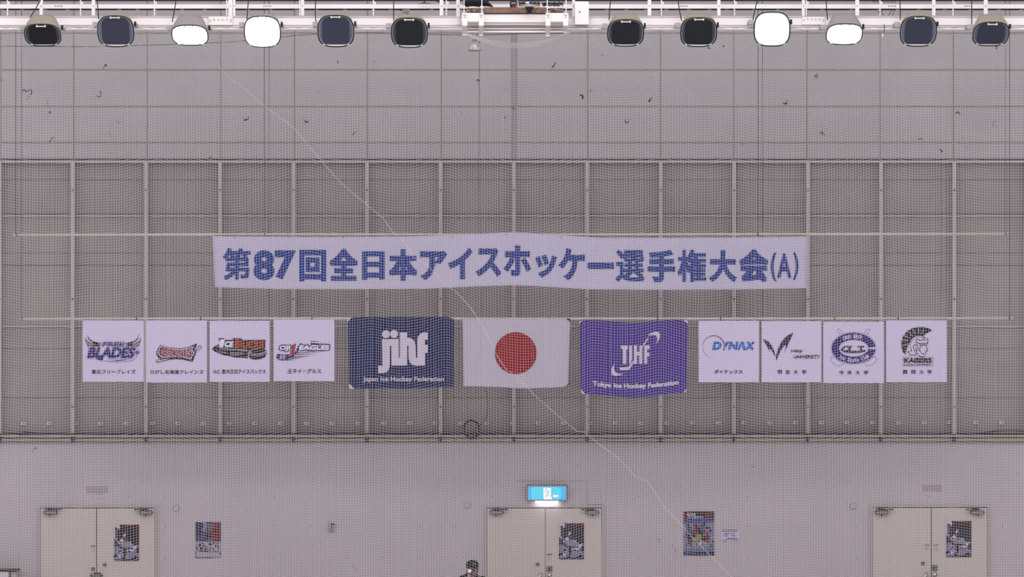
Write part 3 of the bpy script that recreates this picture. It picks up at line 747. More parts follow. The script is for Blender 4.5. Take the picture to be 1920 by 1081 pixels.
# ------------------------------------------------------------------ the eight square sheets
DS = dp(1.778)
def poster(x0, y0, x1, y1, label, cap, cbox, bold=.17):
    R = MB().pbox(x0, y0, x1, y1, 1.778, 0.010).build('team_sheet', paper_w); tag(R, label, 'poster', 'square team sheets on the lower pole')
    q = MB(); q.pbox(x0 - .3, y1 - .8, x1 + .4, y1 + .5, 1.785, .01); q.build('bottom_rod', mat('sheet_rod', (206, 196, 218), .7), R)
    q = MB(); q.pbox(x0 - .2, y0 - .6, x1 + .2, y0 + .4, 1.782, .006); q.build('top_rod', MATS['sheet_rod'], R)
    t = MB()
    if isinstance(cap, str): text(t, cap, cbox, DS, 2, 0, bold=bold)
    else:
        for ch, bb in zip(cap[0], cap[1]): text(t, ch, bb, DS, 2, 0, bold=bold)
    t.build('caption', ink_bk, R)
    return R
def zb(z, a, b, c, d):
    p, q = z((a, b), (c, d)); return (p[0], p[1], q[0], q[1])
def outlined(e, t, bb, shear, fill, ringm, edgem, bold, r1, r2, lay=2):
    x0, y0, x1, y1 = bb
    if r2: text(e, t, (x0 - r2, y0 - r2, x1 + r2, y1 + r2), DS, lay, edgem, bold=bold + r2, shear=shear, nb=10)
    if r1: text(e, t, (x0 - r1, y0 - r1, x1 + r1, y1 + r1), DS, lay + .9, ringm, bold=bold + r1, shear=shear, nb=10)
    text(e, t, bb, DS, lay + 1.7, fill, bold=bold, shear=shear)
MM = [ink_bk, ink_nv, ink_gr, ink_wh, ink_dr, ink_or, ink_rd, ink_bl, ink_pu, paper_w]
SQ = 8.066
# 1 winged lettering
z = Z(145, 590, SQ)
R = poster(155, 601.2, 269.3, 714.3, 'white square sheet with winged navy lettering, outermost beside the bare wall', '東北フリーブレイズ', zb(z, 215, 825, 880, 892))
e = MB()
for sgn in (1, -1):
    fx = (lambda x: x) if sgn == 1 else (lambda x: 1084 - x)
    for pts in (((148, 300), (175, 350), (240, 400), (320, 425), (320, 450), (230, 425), (165, 375)), ((120, 345), (150, 395), (230, 440), (330, 455), (330, 470), (230, 462), (140, 415)), ((118, 375), (150, 430), (220, 465), (320, 475), (250, 485), (160, 455)), ((130, 420), (180, 470), (250, 485), (170, 490), (145, 460)),
                ((240, 395), (300, 420), (365, 420), (345, 480), (260, 470), (240, 430))):
        e.poly(z(*[(fx(x), y) for x, y in pts]), DS, 1.2, 2)
    for pts in (((148, 300), (170, 352), (235, 402), (330, 425)), ((118, 345), (150, 398), (232, 442), (330, 458)), ((116, 378), (150, 434), (222, 470), (310, 478))): line(e, z(*[(fx(x), y) for x, y in pts]), .7, DS, 1.6, 0)
e.poly(z((160, 480), (385, 478), (400, 405), (720, 405), (725, 478), (880, 480), (900, 520), (940, 520), (950, 560), (905, 600), (880, 660), (800, 700), (620, 712), (470, 705), (400, 700), (275, 685), (270, 668), (140, 665), (165, 560), (190, 530)), DS, 1.8, 9)
line(e, z((145, 660), (175, 545), (160, 485)), .6, DS, 2.1, 1); line(e, z((400, 690), (480, 705), (620, 712), (800, 698), (880, 655), (905, 600)), .6, DS, 2.1, 1)
outlined(e, 'BLADES', zb(z, 168, 486, 870, 655), .25, 1, 9, 1, 1.55, .9, 1.35)
outlined(e, 'FREE', zb(z, 385, 415, 705, 474), .25, 1, 9, 1, .5, .5, .9, 3.4)
e.poly(z((440, 680), (620, 695), (790, 672), (850, 640), (800, 668), (620, 680)), DS, 4.4, 1); e.poly(z((300, 640), (395, 640), (380, 690), (290, 672)), DS, 4.4, 1)
p = z((902, 560))[0]; e.poly(circ(p[0], p[1], 5.2, 20, 4.2), DS, 4.5, 1); e.poly(circ(p[0], p[1], 4.5, 20, 3.5), DS, 4.8, 9); e.poly(circ(p[0], p[1] + .6, 3.9, 20, 2.4), DS, 5.0, 1)
e.build('emblem', MM, R)
# 2 red board
z = Z(265, 590, SQ)
R = poster(274, 601.2, 387.8, 715.8, 'white square sheet with a dark red lettered board and hockey stick', 'ひがし北海道クレインズ', zb(z, 135, 830, 940, 893))
e = MB()
e.poly(z((285, 450), (420, 490), (560, 505), (700, 490), (800, 445), (835, 430), (838, 460), (812, 520), (828, 580), (775, 710), (650, 680), (540, 668), (400, 680), (270, 665), (225, 600), (225, 560)), DS, 1.2, 0)
e.poly(z((290, 462), (425, 502), (560, 518), (700, 502), (790, 470), (770, 530), (806, 575), (748, 668), (620, 640), (520, 632), (400, 640), (310, 650), (240, 575)), DS, 1.8, 9)
e.poly(z((296, 475), (425, 514), (560, 530), (700, 514), (776, 488), (755, 532), (790, 575), (742, 652), (620, 626), (520, 618), (400, 628), (318, 636), (254, 573)), DS, 2.2, 4)
p = zb(z, 300, 528, 758, 622)
def wc(x, y): return (x, y + 2.6 * (1 - ((x - 330.5) / 28) ** 2) - 1.8)
text(e, 'CRANES', (p[0] - .6, p[1] - .6, p[2] + .6, p[3] + .6), DS, 2.8, 9, bold=1.35, warp=wc, nb=10); text(e, 'CRANES', p, DS, 3.4, 4, bold=.55, warp=wc)
line(e, z((440, 634), (625, 630)), .9, DS, 2.9, 0); line(e, z((440, 634), (625, 630)), .5, DS, 3.2, 9)
e.poly(z((222, 680), (300, 672), (405, 650), (410, 680), (300, 705), (232, 722)), DS, 3.6, 0); e.poly(z((235, 685), (300, 680), (395, 660), (395, 672), (300, 695), (240, 708)), DS, 4.0, 9)
e.poly(z((820, 540), (865, 465), (890, 460), (918, 485), (900, 510), (830, 560)), DS, 1.3, 0); e.poly(z((832, 540), (868, 480), (888, 474), (906, 490), (892, 503), (838, 548)), DS, 1.6, 9); line(e, z((845, 535), (880, 480)), .5, DS, 1.9, 0)
e.build('emblem', MM, R)
# 3 puck
z = Z(383, 590, SQ)
R = poster(393, 601.8, 505.6, 714.6, 'white square sheet with orange lettering over a speeding black puck', 'H.C. 栃木日光アイスバックス', zb(z, 137, 822, 930, 890))
e = MB()
e.poly(z((118, 510), (150, 475), (220, 442), (300, 470), (420, 500), (560, 525), (690, 530), (720, 515), (660, 560), (660, 655), (480, 645), (300, 610), (180, 565), (125, 530)), DS, 1.2, 0)
line(e, z((200, 455), (212, 475), (200, 485)), .8, DS, 1.6, 9); line(e, z((230, 505), (400, 520), (560, 535), (690, 540)), 1.0, DS, 1.6, 9); line(e, z((200, 545), (330, 572)), .7, DS, 1.6, 9); line(e, z((400, 570), (590, 580)), .9, DS, 1.6, 9); line(e, z((390, 596), (545, 606)), .8, DS, 1.6, 9)
p = z((808, 600), (808, 565), (815, 560))
e.poly(z((668, 560), (672, 540), (700, 515), (760, 500), (840, 498), (910, 510), (942, 540), (942, 590), (920, 635), (860, 668), (770, 678), (700, 660), (665, 620)), DS, 2, 0)
line(e, z((700, 545), (670, 570), (662, 650)), 1.0, DS, 2.4, 9)
line(e, z((690, 575), (730, 590), (800, 592), (870, 582), (935, 545)), 1.1, DS, 2.6, 9)
line(e, z((690, 575), (700, 545), (740, 520), (820, 508)), .9, DS, 2.6, 9); line(e, z((675, 600), (730, 614), (810, 614), (890, 596), (940, 565)), .7, DS, 2.6, 9)
e.poly(z((208, 352), (300, 352), (305, 378), (430, 378), (430, 352), (560, 352), (575, 378), (935, 378), (920, 440), (930, 490), (870, 520), (690, 530), (560, 515), (400, 500), (230, 495), (235, 400)), DS, 2.2, 0)
text(e, 'I', zb(z, 232, 370, 300, 488), DS, 3, 3, bold=1.3, shear=.2); text(e, 'CE', zb(z, 305, 396, 440, 488), DS, 3, 3, bold=.9, shear=.2)
text(e, 'B', zb(z, 460, 362, 560, 500), DS, 3, 5, bold=1.5, shear=.15); text(e, 'UCKS', zb(z, 568, 392, 912, 508), DS, 3, 5, bold=1.2, shear=.15)
e.build('emblem', MM, R)
# 4 speed lines lettering
z = Z(503, 590, SQ)
R = poster(513.3, 599.2, 627, 713.4, 'white square sheet with blue-edged slanted lettering and speed lines, beside the navy flag', '王子イーグルス', zb(z, 290, 815, 800, 885))
e = MB()
for pts in (((640, 405), (800, 400), (640, 392)), ((640, 425), (940, 438), (640, 445)), ((560, 545), (900, 545), (560, 552)), ((430, 565), (840, 562), (430, 578)), ((400, 592), (760, 592), (400, 604)), ((330, 622), (670, 622), (330, 640)), ((300, 645), (570, 648), (300, 662)), ((260, 672), (450, 675), (260, 688)),
            ((405, 570), (470, 560), (470, 700), (330, 690), (340, 640))):
    if len(pts) == 3: e.poly(z(*pts), DS, 1.3, 0)
e.poly(z((322, 632), (400, 575), (470, 440), (500, 420), (510, 440), (440, 570), (350, 650)), DS, 1.6, 1)
e.poly(z((120, 650), (135, 590), (250, 600), (330, 595), (330, 630), (300, 680), (220, 690), (150, 675)), DS, 2, 0)
e.poly(z((128, 648), (142, 600), (250, 612), (318, 606), (300, 650), (280, 675), (220, 680), (155, 665)), DS, 2.4, 1)
for k in range(4): line(e, z((185 + 22 * k, 612), (175 + 22 * k, 668)), 1.1, DS, 2.8, 9)
e.poly(z((340, 470), (420, 430), (400, 540), (400, 600), (335, 605), (330, 560), (360, 530)), DS, 1.8, 6)
outlined(e, 'OJI', zb(z, 168, 462, 332, 548), .15, 3, 1, 0, .75, 1.3, 1.9, 2.4)
outlined(e, 'EAGLES', zb(z, 470, 455, 925, 530), .18, 3, 1, 0, .75, 1.3, 1.9, 2.4)
e.build('emblem', MM, R)
# 5 thin crescent ring
z = Z(1299, 590, SQ)
R = poster(1310, 601.6, 1423, 715.4, 'white square sheet with bright blue italic lettering through a thin crescent ring', 'ダイナックス', zb(z, 322, 828, 755, 890), .25)
e = MB(); cx, cy = z((318, 480))[0]; o_, i_ = [], []
for k in range(61):
    a = math.radians(80 + 285 * k / 60 + 15)
    t = (k / 60) ** 1.6; ro = 21.3; th = .35 + 2.5 * t
    xx = 1.0 if k < 30 else 1.0
    o_.append((cx + ro * math.cos(a), cy + ro * math.sin(a))); i_.append((cx + (ro - th) * math.cos(a), cy + (ro - th) * math.sin(a)))
for k in range(60): e.poly([o_[k], o_[k + 1], i_[k + 1], i_[k]], DS, 1.5, 8)
for ch, bb in (('D', (305, 403, 432, 530)), ('N', (545, 403, 680, 530)), ('X', (800, 403, 930, 530))): text(e, ch, zb(z, *bb), DS, 2.4, 7, bold=1.25, shear=.2)
e.poly(z((515, 403), (555, 403), (500, 490), (492, 475)), DS, 2.4, 7); e.poly(z((500, 403), (520, 430), (500, 480), (495, 440)), DS, 2.4, 7)
e.poly(z((672, 530), (730, 403), (770, 403), (800, 530), (758, 530), (742, 445), (705, 530)), DS, 2.4, 7)
e.build('emblem', MM, R)
# 6 two dark wings
z = Z(1417, 590, SQ)
R = poster(1428, 602.3, 1540, 715.4, 'white square sheet with two dark feather strokes meeting in a point', ('明治大学', [zb(z, 330, 832, 396, 893), zb(z, 448, 832, 516, 893), zb(z, 573, 832, 638, 893), zb(z, 697, 832, 766, 893)]), None, .22)
e = MB()
e.poly(z((108, 366), (160, 382), (205, 415), (250, 480), (280, 550), (298, 632), (285, 620), (262, 572), (235, 530), (205, 492), (218, 565), (185, 500), (140, 425)), DS, 2, 1)
e.poly(z((312, 692), (306, 650), (315, 590), (340, 510), (385, 415), (440, 345), (500, 300), (568, 268), (535, 345), (500, 420), (470, 490), (430, 572), (455, 490), (458, 448), (415, 480), (380, 535), (350, 600)), DS, 2, 1)
text(e, 'MEIJI', zb(z, 532, 525, 703, 578), DS, 2.4, 0, bold=.22); text(e, 'UNIVERSITY', zb(z, 572, 606, 972, 660), DS, 2.4, 0, bold=.22)
e.build('emblem', [ink_bk, mat('midnight_ink', (34, 26, 54), .85)], R)
# 7 navy ring with a skate
z = Z(1533, 590, SQ)
R = poster(1544, 603.4, 1657.2, 716.9, 'white square sheet with a navy C-shaped ring around a skate', ('中央大学', [zb(z, 332, 840, 396, 903), zb(z, 450, 840, 516, 903), zb(z, 573, 840, 638, 903), zb(z, 697, 840, 766, 903)]), None, .22)
e = MB(); cx, cy = z((545, 503))[0]
def ring(a0, a1, rx0, ry0, rx1, ry1, mi, lay, n=60):
    P = [(cx + rx0 * math.cos(a), cy + ry0 * math.sin(a), cx + rx1 * math.cos(a), cy + ry1 * math.sin(a)) for a in [a0 + (a1 - a0) * k / n for k in range(n + 1)]]
    for p, q in zip(P[:-1], P[1:]): e.poly([(p[0], p[1]), (q[0], q[1]), (q[2], q[3]), (p[2], p[3])], DS, lay, mi)
for sx in (1, -1):
    fx = (lambda x: x) if sx == 1 else (lambda x: 1090 - x)
    line(e, z(*[(fx(x), y) for x, y in ((348, 300), (300, 245), (300, 220), (320, 212), (345, 225), (385, 275))]), .5, DS, 1.2, 1)
    line(e, z(*[(fx(x), y) for x, y in ((345, 708), (250, 640), (215, 630), (196, 660), (205, 700), (260, 750), (320, 772), (360, 760), (390, 728))]), .5, DS, 1.2, 1)
g0 = .02
ring(g0, 2 * math.pi - .06, 42.5, 30.2, 26, 15.6, 9, 1.5); ring(g0, 2 * math.pi - .06, 42.5, 30.2, 42.0, 29.7, 1, 1.8); ring(g0 + .04, 2 * math.pi - .1, 41, 28.7, 27.4, 15.8, 1, 1.9)
e.poly(z((765, 487), (890, 487), (890, 518), (765, 518)), DS, 2.4, 9); line(e, z((765, 487), (765, 518)), .4, DS, 2.6, 1); line(e, z((765, 511), (888, 511)), .4, DS, 2.6, 1); line(e, z((765, 487), (888, 487)), .4, DS, 2.6, 1)
def arc(t, rx, ry, a0, a1, h, wch, up, mi):
    n = len(t)
    for k, ch in enumerate(t):
        if ch == ' ': continue
        a = a0 + (a1 - a0) * (k + .5) / n
        x, y = cx + rx * math.cos(a), cy + ry * math.sin(a)
        tx, ty = -math.sin(a) * rx, math.cos(a) * ry
        r = math.atan2(ty, tx) if up else math.atan2(-ty, -tx)
        wv = wch * (.45 if ch in 'Iil.' else 1); hh = h if ch not in '.' else h * .2
        yo = 0 if ch.isupper() or ch in 'kltb' else (h * .12 if ch != '.' else h * .4); hh = hh if ch.isupper() or ch in 'kltb.' else h * .76
        text(e, ch, (x - wv / 2, y + yo - hh / 2, x + wv / 2, y + yo + hh / 2), DS, 3, 9, bold=.38, rot=(x, y, r), nb=6)
arc('CHUO UNIV.', 34, 22.0, math.radians(-127), math.radians(-56), 8.0, 3.7, True, 9)
arc('Ice Skate Club', 34.2, 22.4, math.radians(140), math.radians(36), 7.6, 3.5, False, 9)
e.poly(z((345, 520), (400, 470), (525, 468), (525, 485), (500, 490), (500, 540), (610, 545), (645, 530), (640, 490), (600, 488), (600, 470), (705, 468), (705, 488), (670, 492), (672, 528), (725, 530), (722, 555), (640, 572), (560, 580), (430, 572), (370, 550)), DS, 2.2, 2)
e.poly(z((395, 515), (430, 490), (455, 490), (455, 532), (405, 532)), DS, 2.6, 9)
e.build('emblem', [ink_bk, ink_nv, mat('charcoal_ink', (56, 50, 64), .85)] + MM[3:], R)
# 8 crested helmet
z = Z(1650, 590, SQ)
R = poster(1661.5, 601, 1775, 715, 'white square sheet with a black crested helmet head, farthest from the flags', ('関西大学', [zb(z, 348, 832, 412, 893), zb(z, 470, 832, 540, 893), zb(z, 595, 828, 660, 893), zb(z, 716, 828, 785, 893)]), None, .22)
e = MB()
e.poly(z((385, 605), (345, 560), (325, 490), (322, 410), (345, 330), (400, 255), (480, 205), (570, 183), (660, 182), (740, 205), (795, 238), (760, 250), (700, 280), (650, 318), (600, 303), (540, 315), (480, 350), (445, 410), (430, 450), (400, 520)), DS, 1.5, 0)
for a, b_ in (((660, 200), (632, 290)), ((583, 195), (583, 285)), ((500, 215), (530, 292)), ((430, 250), (490, 320)), ((370, 310), (450, 350)), ((335, 378), (425, 388)), ((335, 465), (420, 440))): line(e, z(a, b_), .9, DS, 2, 9)
def ln(pts, w_=1.2, mi=0): line(e, z(*pts), w_, DS, 2.2, mi)
e.poly(z((455, 400), (500, 335), (560, 308), (640, 315), (690, 350), (740, 355), (738, 440), (720, 480), (730, 545), (700, 560), (700, 620), (650, 640), (560, 610), (440, 610), (410, 555), (450, 520), (440, 450)), DS, 1.8, 9)
ln([(450, 420), (470, 370), (515, 328), (570, 310), (630, 315), (680, 345)], 1.5); ln([(455, 430), (462, 490), (480, 550), (420, 555), (460, 605), (550, 605), (530, 560), (505, 500), (505, 470), (530, 442), (560, 445), (575, 470), (565, 520), (550, 540), (535, 500), (550, 460)], 1.2)
ln([(470, 430), (485, 385), (520, 352), (570, 335), (640, 340), (665, 352)], .8)
ln([(545, 410), (540, 385), (560, 368), (590, 372), (600, 390), (660, 370), (700, 358), (725, 365), (722, 430), (580, 430), (550, 412)], 1.3); ln([(675, 378), (672, 408)], .7); ln([(695, 372), (692, 405)], .7)
ln([(600, 430), (610, 470), (600, 520), (610, 560), (640, 585), (665, 588), (662, 625), (640, 635), (600, 620), (560, 580), (550, 540)], 1.3)
ln([(612, 450), (720, 445)], 1.2); ln([(620, 480), (640, 462), (700, 458)], 1.0); ln([(700, 460), (705, 500), (722, 535), (690, 545), (700, 560), (680, 568), (690, 580), (690, 615)], 1.1)
p = z((590, 526))[0]; e.poly(circ(p[0], p[1], 2.2, 16), DS, 2.3, 0); e.poly(circ(p[0], p[1], 1.2, 14), DS, 2.7, 9)
bb = zb(z, 345, 640, 800, 772); line(e, [(bb[0], bb[1]), (bb[2], bb[1]), (bb[2], bb[3]), (bb[0], bb[3]), (bb[0], bb[1])], .45, DS, 2, 0)
text(e, 'KAISERS', zb(z, 362, 652, 785, 725), DS, 2.6, 0, bold=.85, boldy=.4, square=True); text(e, 'KANSAI UNIVERSITY', zb(z, 362, 742, 785, 762), DS, 2.6, 0, bold=.2)
e.build('emblem', MM, R)

# cable drop and coil under the flags
b = MB(); b.ptube([(908, 728), (913, 737), (915, 760), (913, 778), (908, 790), (900, 797)], .13, .55, 5)
cpts = []
for k in range(64):
    a = 2 * math.pi * k / 16; r = 15.2 + .9 * math.sin(k * .9)
    cpts.append((884.5 + r * math.cos(a) + .8 * math.sin(k * .37), 804 + (r + 1.2) * math.sin(a)))
b.tube([W(x, y, .13 + .012 * math.sin(i * .2) + .0004 * i) for i, (x, y) in enumerate(cpts)], M(1.25), 6)
b.ptube([(893, 800), (889, 806), (887, 817)], .15, .8, 5)
tag(b.build('cable_coil', cord_m), 'black cable hung in a round coil on the ledge below the flags', 'cable')

# ------------------------------------------------------------------ safety net
xs = np.array([-200, 0, 50, 90, 150, 162, 175, 215, 230, 270, 292, 298, 306, 345, 360, 395, 420, 440, 470, 550, 566, 573, 582, 610, 640, 665, 688, 696, 706, 735, 755, 775, 815, 828, 838, 850, 895, 930, 955, 985, 1000, 1040, 1100, 1112, 1120, 1135, 1155, 1175, 1200, 1230, 1239, 1248, 1290, 1310, 1335, 1370, 1379, 1390, 1440, 1480, 1520, 1570, 1630, 1642, 1652, 1690, 1715, 1740, 1775, 1787, 1797, 1840, 1880, 1920, 2100], float)
sl = np.array([0, .1, .15, 0, -.15, -.1, 0, -.05, -.2, -.35, -.2, 0, .45, .52, .35, .2, .05, -.1, -.25, -.33, -.15, 0, .2, .3, .05, -.05, -.2, 0, .2, .15, 0, -.15, -.33, -.3, 0, .4, .5, .3, .15, .02, -.15, -.27, -.38, 0, .15, .2, .05, -.05, -.2, -.25, 0, .3, .3, .05, -.1, -.25, 0, .25, .15, 0, -.12, -.27, -.38, 0, .3, .28, .08, -.03, -.18, 0, .2, .12, 0, 0, 0], float)
gx = np.arange(-140.0, 2061.0, 1.0)
fs_ = np.cumsum(np.interp(gx, xs, sl))
fs_ -= np.interp(gx, [gx[0], gx[-1]], [fs_[0], fs_[-1]])
fs_ -= fs_.min()
NC = int(2180 / 5.0); NR = 237
rg = np.random.RandomState(4)
xi = -130 + 5.0 * np.arange(NC)
jy = -34 + 5.1 * np.arange(NR)
X, Y = np.meshgrid(xi, jy, indexing='ij')
Y0 = Y + np.interp(X, gx, fs_) * np.clip(1.02 - (Y - 100) / 6000, .8, 1.05)
lean = 4.0 * np.sin(X / 95.0 + Y / 240.0) + 1.6 * np.sin(X / 37.0 - Y / 130.0)
jit = np.cumsum(rg.normal(0, .10, X.shape), axis=1); jit -= np.linspace(0, 1, NR)[None, :] * jit[:, -1:]
X = X + lean * np.clip(Y / 500, 0.1, 1) * .5 + jit * .5
Y0 = Y0 + np.sin(X / 11.0 + Y / 33.0) * .25 + rg.normal(0, .12, X.shape)
def ytop(x):
    s_ = np.clip((x - 862) / (1075 - 862), 0, 1)
    return 55.5 + 27 * np.sin(np.pi * s_) ** .8
J = np.arange(NR)[None, :] * np.ones((NC, 1))
yt = ytop(X)
over = Y0 < yt + 2.0 + 7 * np.clip((yt - 55.5) / 27, 0, 1)
cnt = over.sum(axis=1, keepdims=True)
Y0 = np.where(over, yt + (2.5 + 9 * np.clip((yt - 55.5) / 27, 0, 1)) * ((J + .5) / np.maximum(cnt, 1) - .3), Y0)
Dp = 3.0 + .10 * np.sin(X / 44.0) + .05 * np.sin(Y / 170.0 + X / 90.0)
kk = (DC - Dp) / DC
NP = np.stack([(X - 960) / PX * kk, -Dp, CZ - (Y0 - 540.5) / PX * kk], axis=-1)
r = 0.0016
def cords(P, axis):
    """P: (lines, points, 3) -> verts and quads of thin three-sided cords"""
    L_, N_ = P.shape[:2]
    V = np.zeros((L_, N_, 3, 3))
    for k in range(3):
        a = 2 * math.pi * k / 3 + .5
        off = np.array([math.cos(a) * r, math.sin(a) * r, 0]) if axis == 'v' else np.array([0, math.cos(a) * r, math.sin(a) * r])
        V[:, :, k, :] = P + off
    V = V.reshape(-1, 3)
    l, n_, k = np.meshgrid(np.arange(L_), np.arange(N_ - 1), np.arange(3), indexing='ij')
    A = (l * N_ + n_) * 3 + k; B = (l * N_ + n_) * 3 + (k + 1) % 3
    F = np.stack([A, B, B + 3, A + 3], axis=-1).reshape(-1, 4)
    return V, F
V1, F1 = cords(NP, 'v')
V2, F2 = cords(NP.transpose(1, 0, 2)[np.arange(0, NR)], 'h')
V = np.concatenate([V1, V2]); F = np.concatenate([F1, F2 + len(V1)])
org = np.array([0, -3.0, float(NP[..., 2].min())]); V = V - org
me = bpy.data.meshes.new('safety_net')
me.vertices.add(len(V)); me.vertices.foreach_set('co', V.astype(np.float32).ravel())
me.loops.add(F.size); me.loops.foreach_set('vertex_index', F.astype(np.int32).ravel())
me.polygons.add(len(F)); me.polygons.foreach_set('loop_start', np.arange(0, F.size, 4, dtype=np.int32))
me.update(); me.validate(); me.materials.append(netm)
net = bpy.data.objects.new('safety_net', me); net.location = org; COL.objects.link(net)
tag(net, 'huge white square-mesh safety net hanging before the whole end wall', 'net')
# lacing where two net pieces join: a stepped brighter cord
SE = [(375, 78), (417, 133), (432, 150), (450, 160), (470, 177), (495, 200), (525, 222), (548, 238), (577, 272), (610, 312), (640, 345), (685, 383), (720, 412), (735, 435), (758, 455), (775, 483), (803, 500), (830, 530), (855, 548), (880, 575), (905, 612), (930, 665), (950, 695), (970, 707), (1000, 740), (1040, 775), (1080, 808), (1100, 815), (1125, 835), (1160, 860), (1190, 893), (1215, 905), (1245, 950), (1275, 983), (1310, 1020), (1350, 1061), (1375, 1085), (1420, 1130)]
pts = []; flip = False
for (xa, ya), (xb, yb) in zip(SE[:-1], SE[1:]):
    nst = max(1, round((yb - ya) / 5.1))
    for k in range(nst):
        x0_, y0_ = xa + (xb - xa) * k / nst, ya + (yb - ya) * k / nst
        x1_, y1_ = xa + (xb - xa) * (k + 1) / nst, ya + (yb - ya) * (k + 1) / nst
        pts += [(x0_, y0_), (x0_ + (x1_ - x0_) * .85, y0_ + (y1_ - y0_) * .2), (x1_, y1_)]
b = MB(); b.tube([W(x, y, 3.02 + .10 * math.sin(x / 44) + .05 * math.sin(y / 170 + x / 90)) for x, y in pts], .0024, 4)
b.build('lacing_cord', seamcord_m, net)
b = MB(); b.tube([W(x, float(ytop(np.array(float(x)))) + .6, 3.0) for x in range(-130, 2060, 10)], .007, 5)
b.build('head_rope', mat('head_rope', (194, 184, 184), .8), net)

# thin dark wire running before the wall just below the catwalk
b = MB(); b.ptube([(-60, 86.5), (160, 87.5), (250, 85.5), (330, 83), (430, 79), (470, 75), (540, 68), (590, 64), (660, 61), (700, 61.5), (760, 63), (820, 65), (905, 66), (985, 63), (1060, 62)], 2.6, .55, 5)
tag(b.build('span_wire', cord_m), 'thin dark wire sagging before the wall just below the row of floodlights', 'wire')

# ------------------------------------------------------------------ catwalk truss
T = empty('catwalk', W(960, 60, 3.9), 'white painted steel catwalk crossing the top of the wall behind the floodlights', 'catwalk')
def part(name, fn, m, smooth=False, par=None):
    b = MB(); fn(b); return b.build(name, m, par or T, origin=T.location, smooth=smooth)
def chord(b):
    b.pbox(-130, 31, 2050, 47, 4.0, .03, 0); b.pbox(-130, 46.2, 2050, 47.2, 4.01, .28, 0); b.pbox(-130, 30.4, 2050, 31.2, 4.03, .28, 0)
part('bottom_chord', chord, beam_m)
part('lower_pipe', lambda b: b.ptube([(-130, 50.2), (2050, 50.2)], 3.985, 2.9, 12), tube_m, True)
part('edge_rail', lambda b: b.pbox(-130, 53.2, 2050, 55, 4.03, .03), beam_m)
def rail(b):
    b.pbox(-130, 8, 2050, 15.8, 3.6, .06, 0)
    for g0 in (103.5, 495, 1276, 1666.5, 1809.5):
        for k in range(4): b.cyl(W(g0 + 4.1 * k, 11.3, 3.6), (0, -1, 0), M(.9), .01, 8, 1)
part('guard_rail', rail, [beam_m, dkmetal_m])
def grating(b):
    rnd = random.Random(1); x = -130
    while x < 2050:
        q = rnd.uniform(25, 48); b.pbox(x, 16.2, x + q, 18.2, 3.5, .1, 0); b.pbox(x + q, 16.4, x + q + 7, 17.8, 3.5, .1, 1); x += q + 7
    b.pbox(-130, -1.5, 2050, 1.2, 3.5, .1, 0)
part('walkway_grating', grating, [darkline_m, mat('grating_clip', (120, 116, 118), .7)])
for x0, x1, y1 in ((74, 80, 29), (172, 178, 29), (428, 436, 31), (437, 441, 30), (564, 570, 29), (824.5, 831, 29), (855.5, 862, 46), (1073, 1078, 46), (1214.5, 1221, 29), (1345, 1351, 29), (1504, 1509, 31), (1604, 1611, 29), (1748, 1754, 29), (1845, 1852, 29)):
    def pf(b):
        b.pbox(x0, -40, x1, y1, 4.02, .05, 0); b.cyl(W((x0 + x1) / 2, 11.3, 4.02), (0, -1, 0), M(.8), .008, 8, 1)
        if y1 > 40:
            for yy in (34, 39): b.cyl(W((x0 + x1) / 2, yy, 4.02), (0, -1, 0), M(1.2), .012, 8, 2)
    part('post', pf, [beam_m, dkmetal_m, tube_m])
for x in (14, 151, 289.5, 425, 562, 700, 837, 1240, 1377, 1512, 1650, 1787):
    def hf(b):
        b.ptube([(x, -40), (x, 31)], 4.05, .95, 6)
        for yy in (3, 19.5, 26): b.pbox(x - 1.8, yy - .5, x + 1.8, yy + .6, 4.07, .03)
        b.pbox(x + .5, 3, x + 4.5, 8, 4.0, .03)
    part('hanger_rod', hf, bracket_m)
for x0, x1, y0 in ((391, 436, 31), (1504, 1547, 30)):
    def sf(b):
        b.pbox(x0, y0, x1, y0 + 16, 4.03, .03, 0)
        for xx in [x0 + 3 + (x1 - x0 - 6) * k / 5 for k in range(6)]: b.cyl(W(xx, y0 + 5.5 + (1.5 if xx in (x0 + 3,) else 0), 4.03), (0, -1, 0), M(1.5), .015, 8, 1)
        b.cyl(W(x1 - 3, y0 + 9, 4.03), (0, -1, 0), M(1.3), .015, 8, 1)
    part('splice_plate', sf, [beam_m, beam2_m])
LX = [80, 217, 356, 492, 629.7, 767.6, 1173, 1310, 1447.5, 1583, 1722, 1858]
allx = [-57] + LX[:6] + [1036] + LX[6:] + [1995]
def brace(b):
    for xa, xb in zip(allx[:-1], allx[1:]):
        if xa == 767.6: xb = 1000
        m = (xa + xb) / 2
        b.ptube([(xa + 20, 47.8), (m - 2, 53.6)], 4.03, .5, 4); b.ptube([(m + 2, 53.6), (xb - 20, 47.8)], 4.03, .5, 4)
part('cross_brace', brace, beam_m)

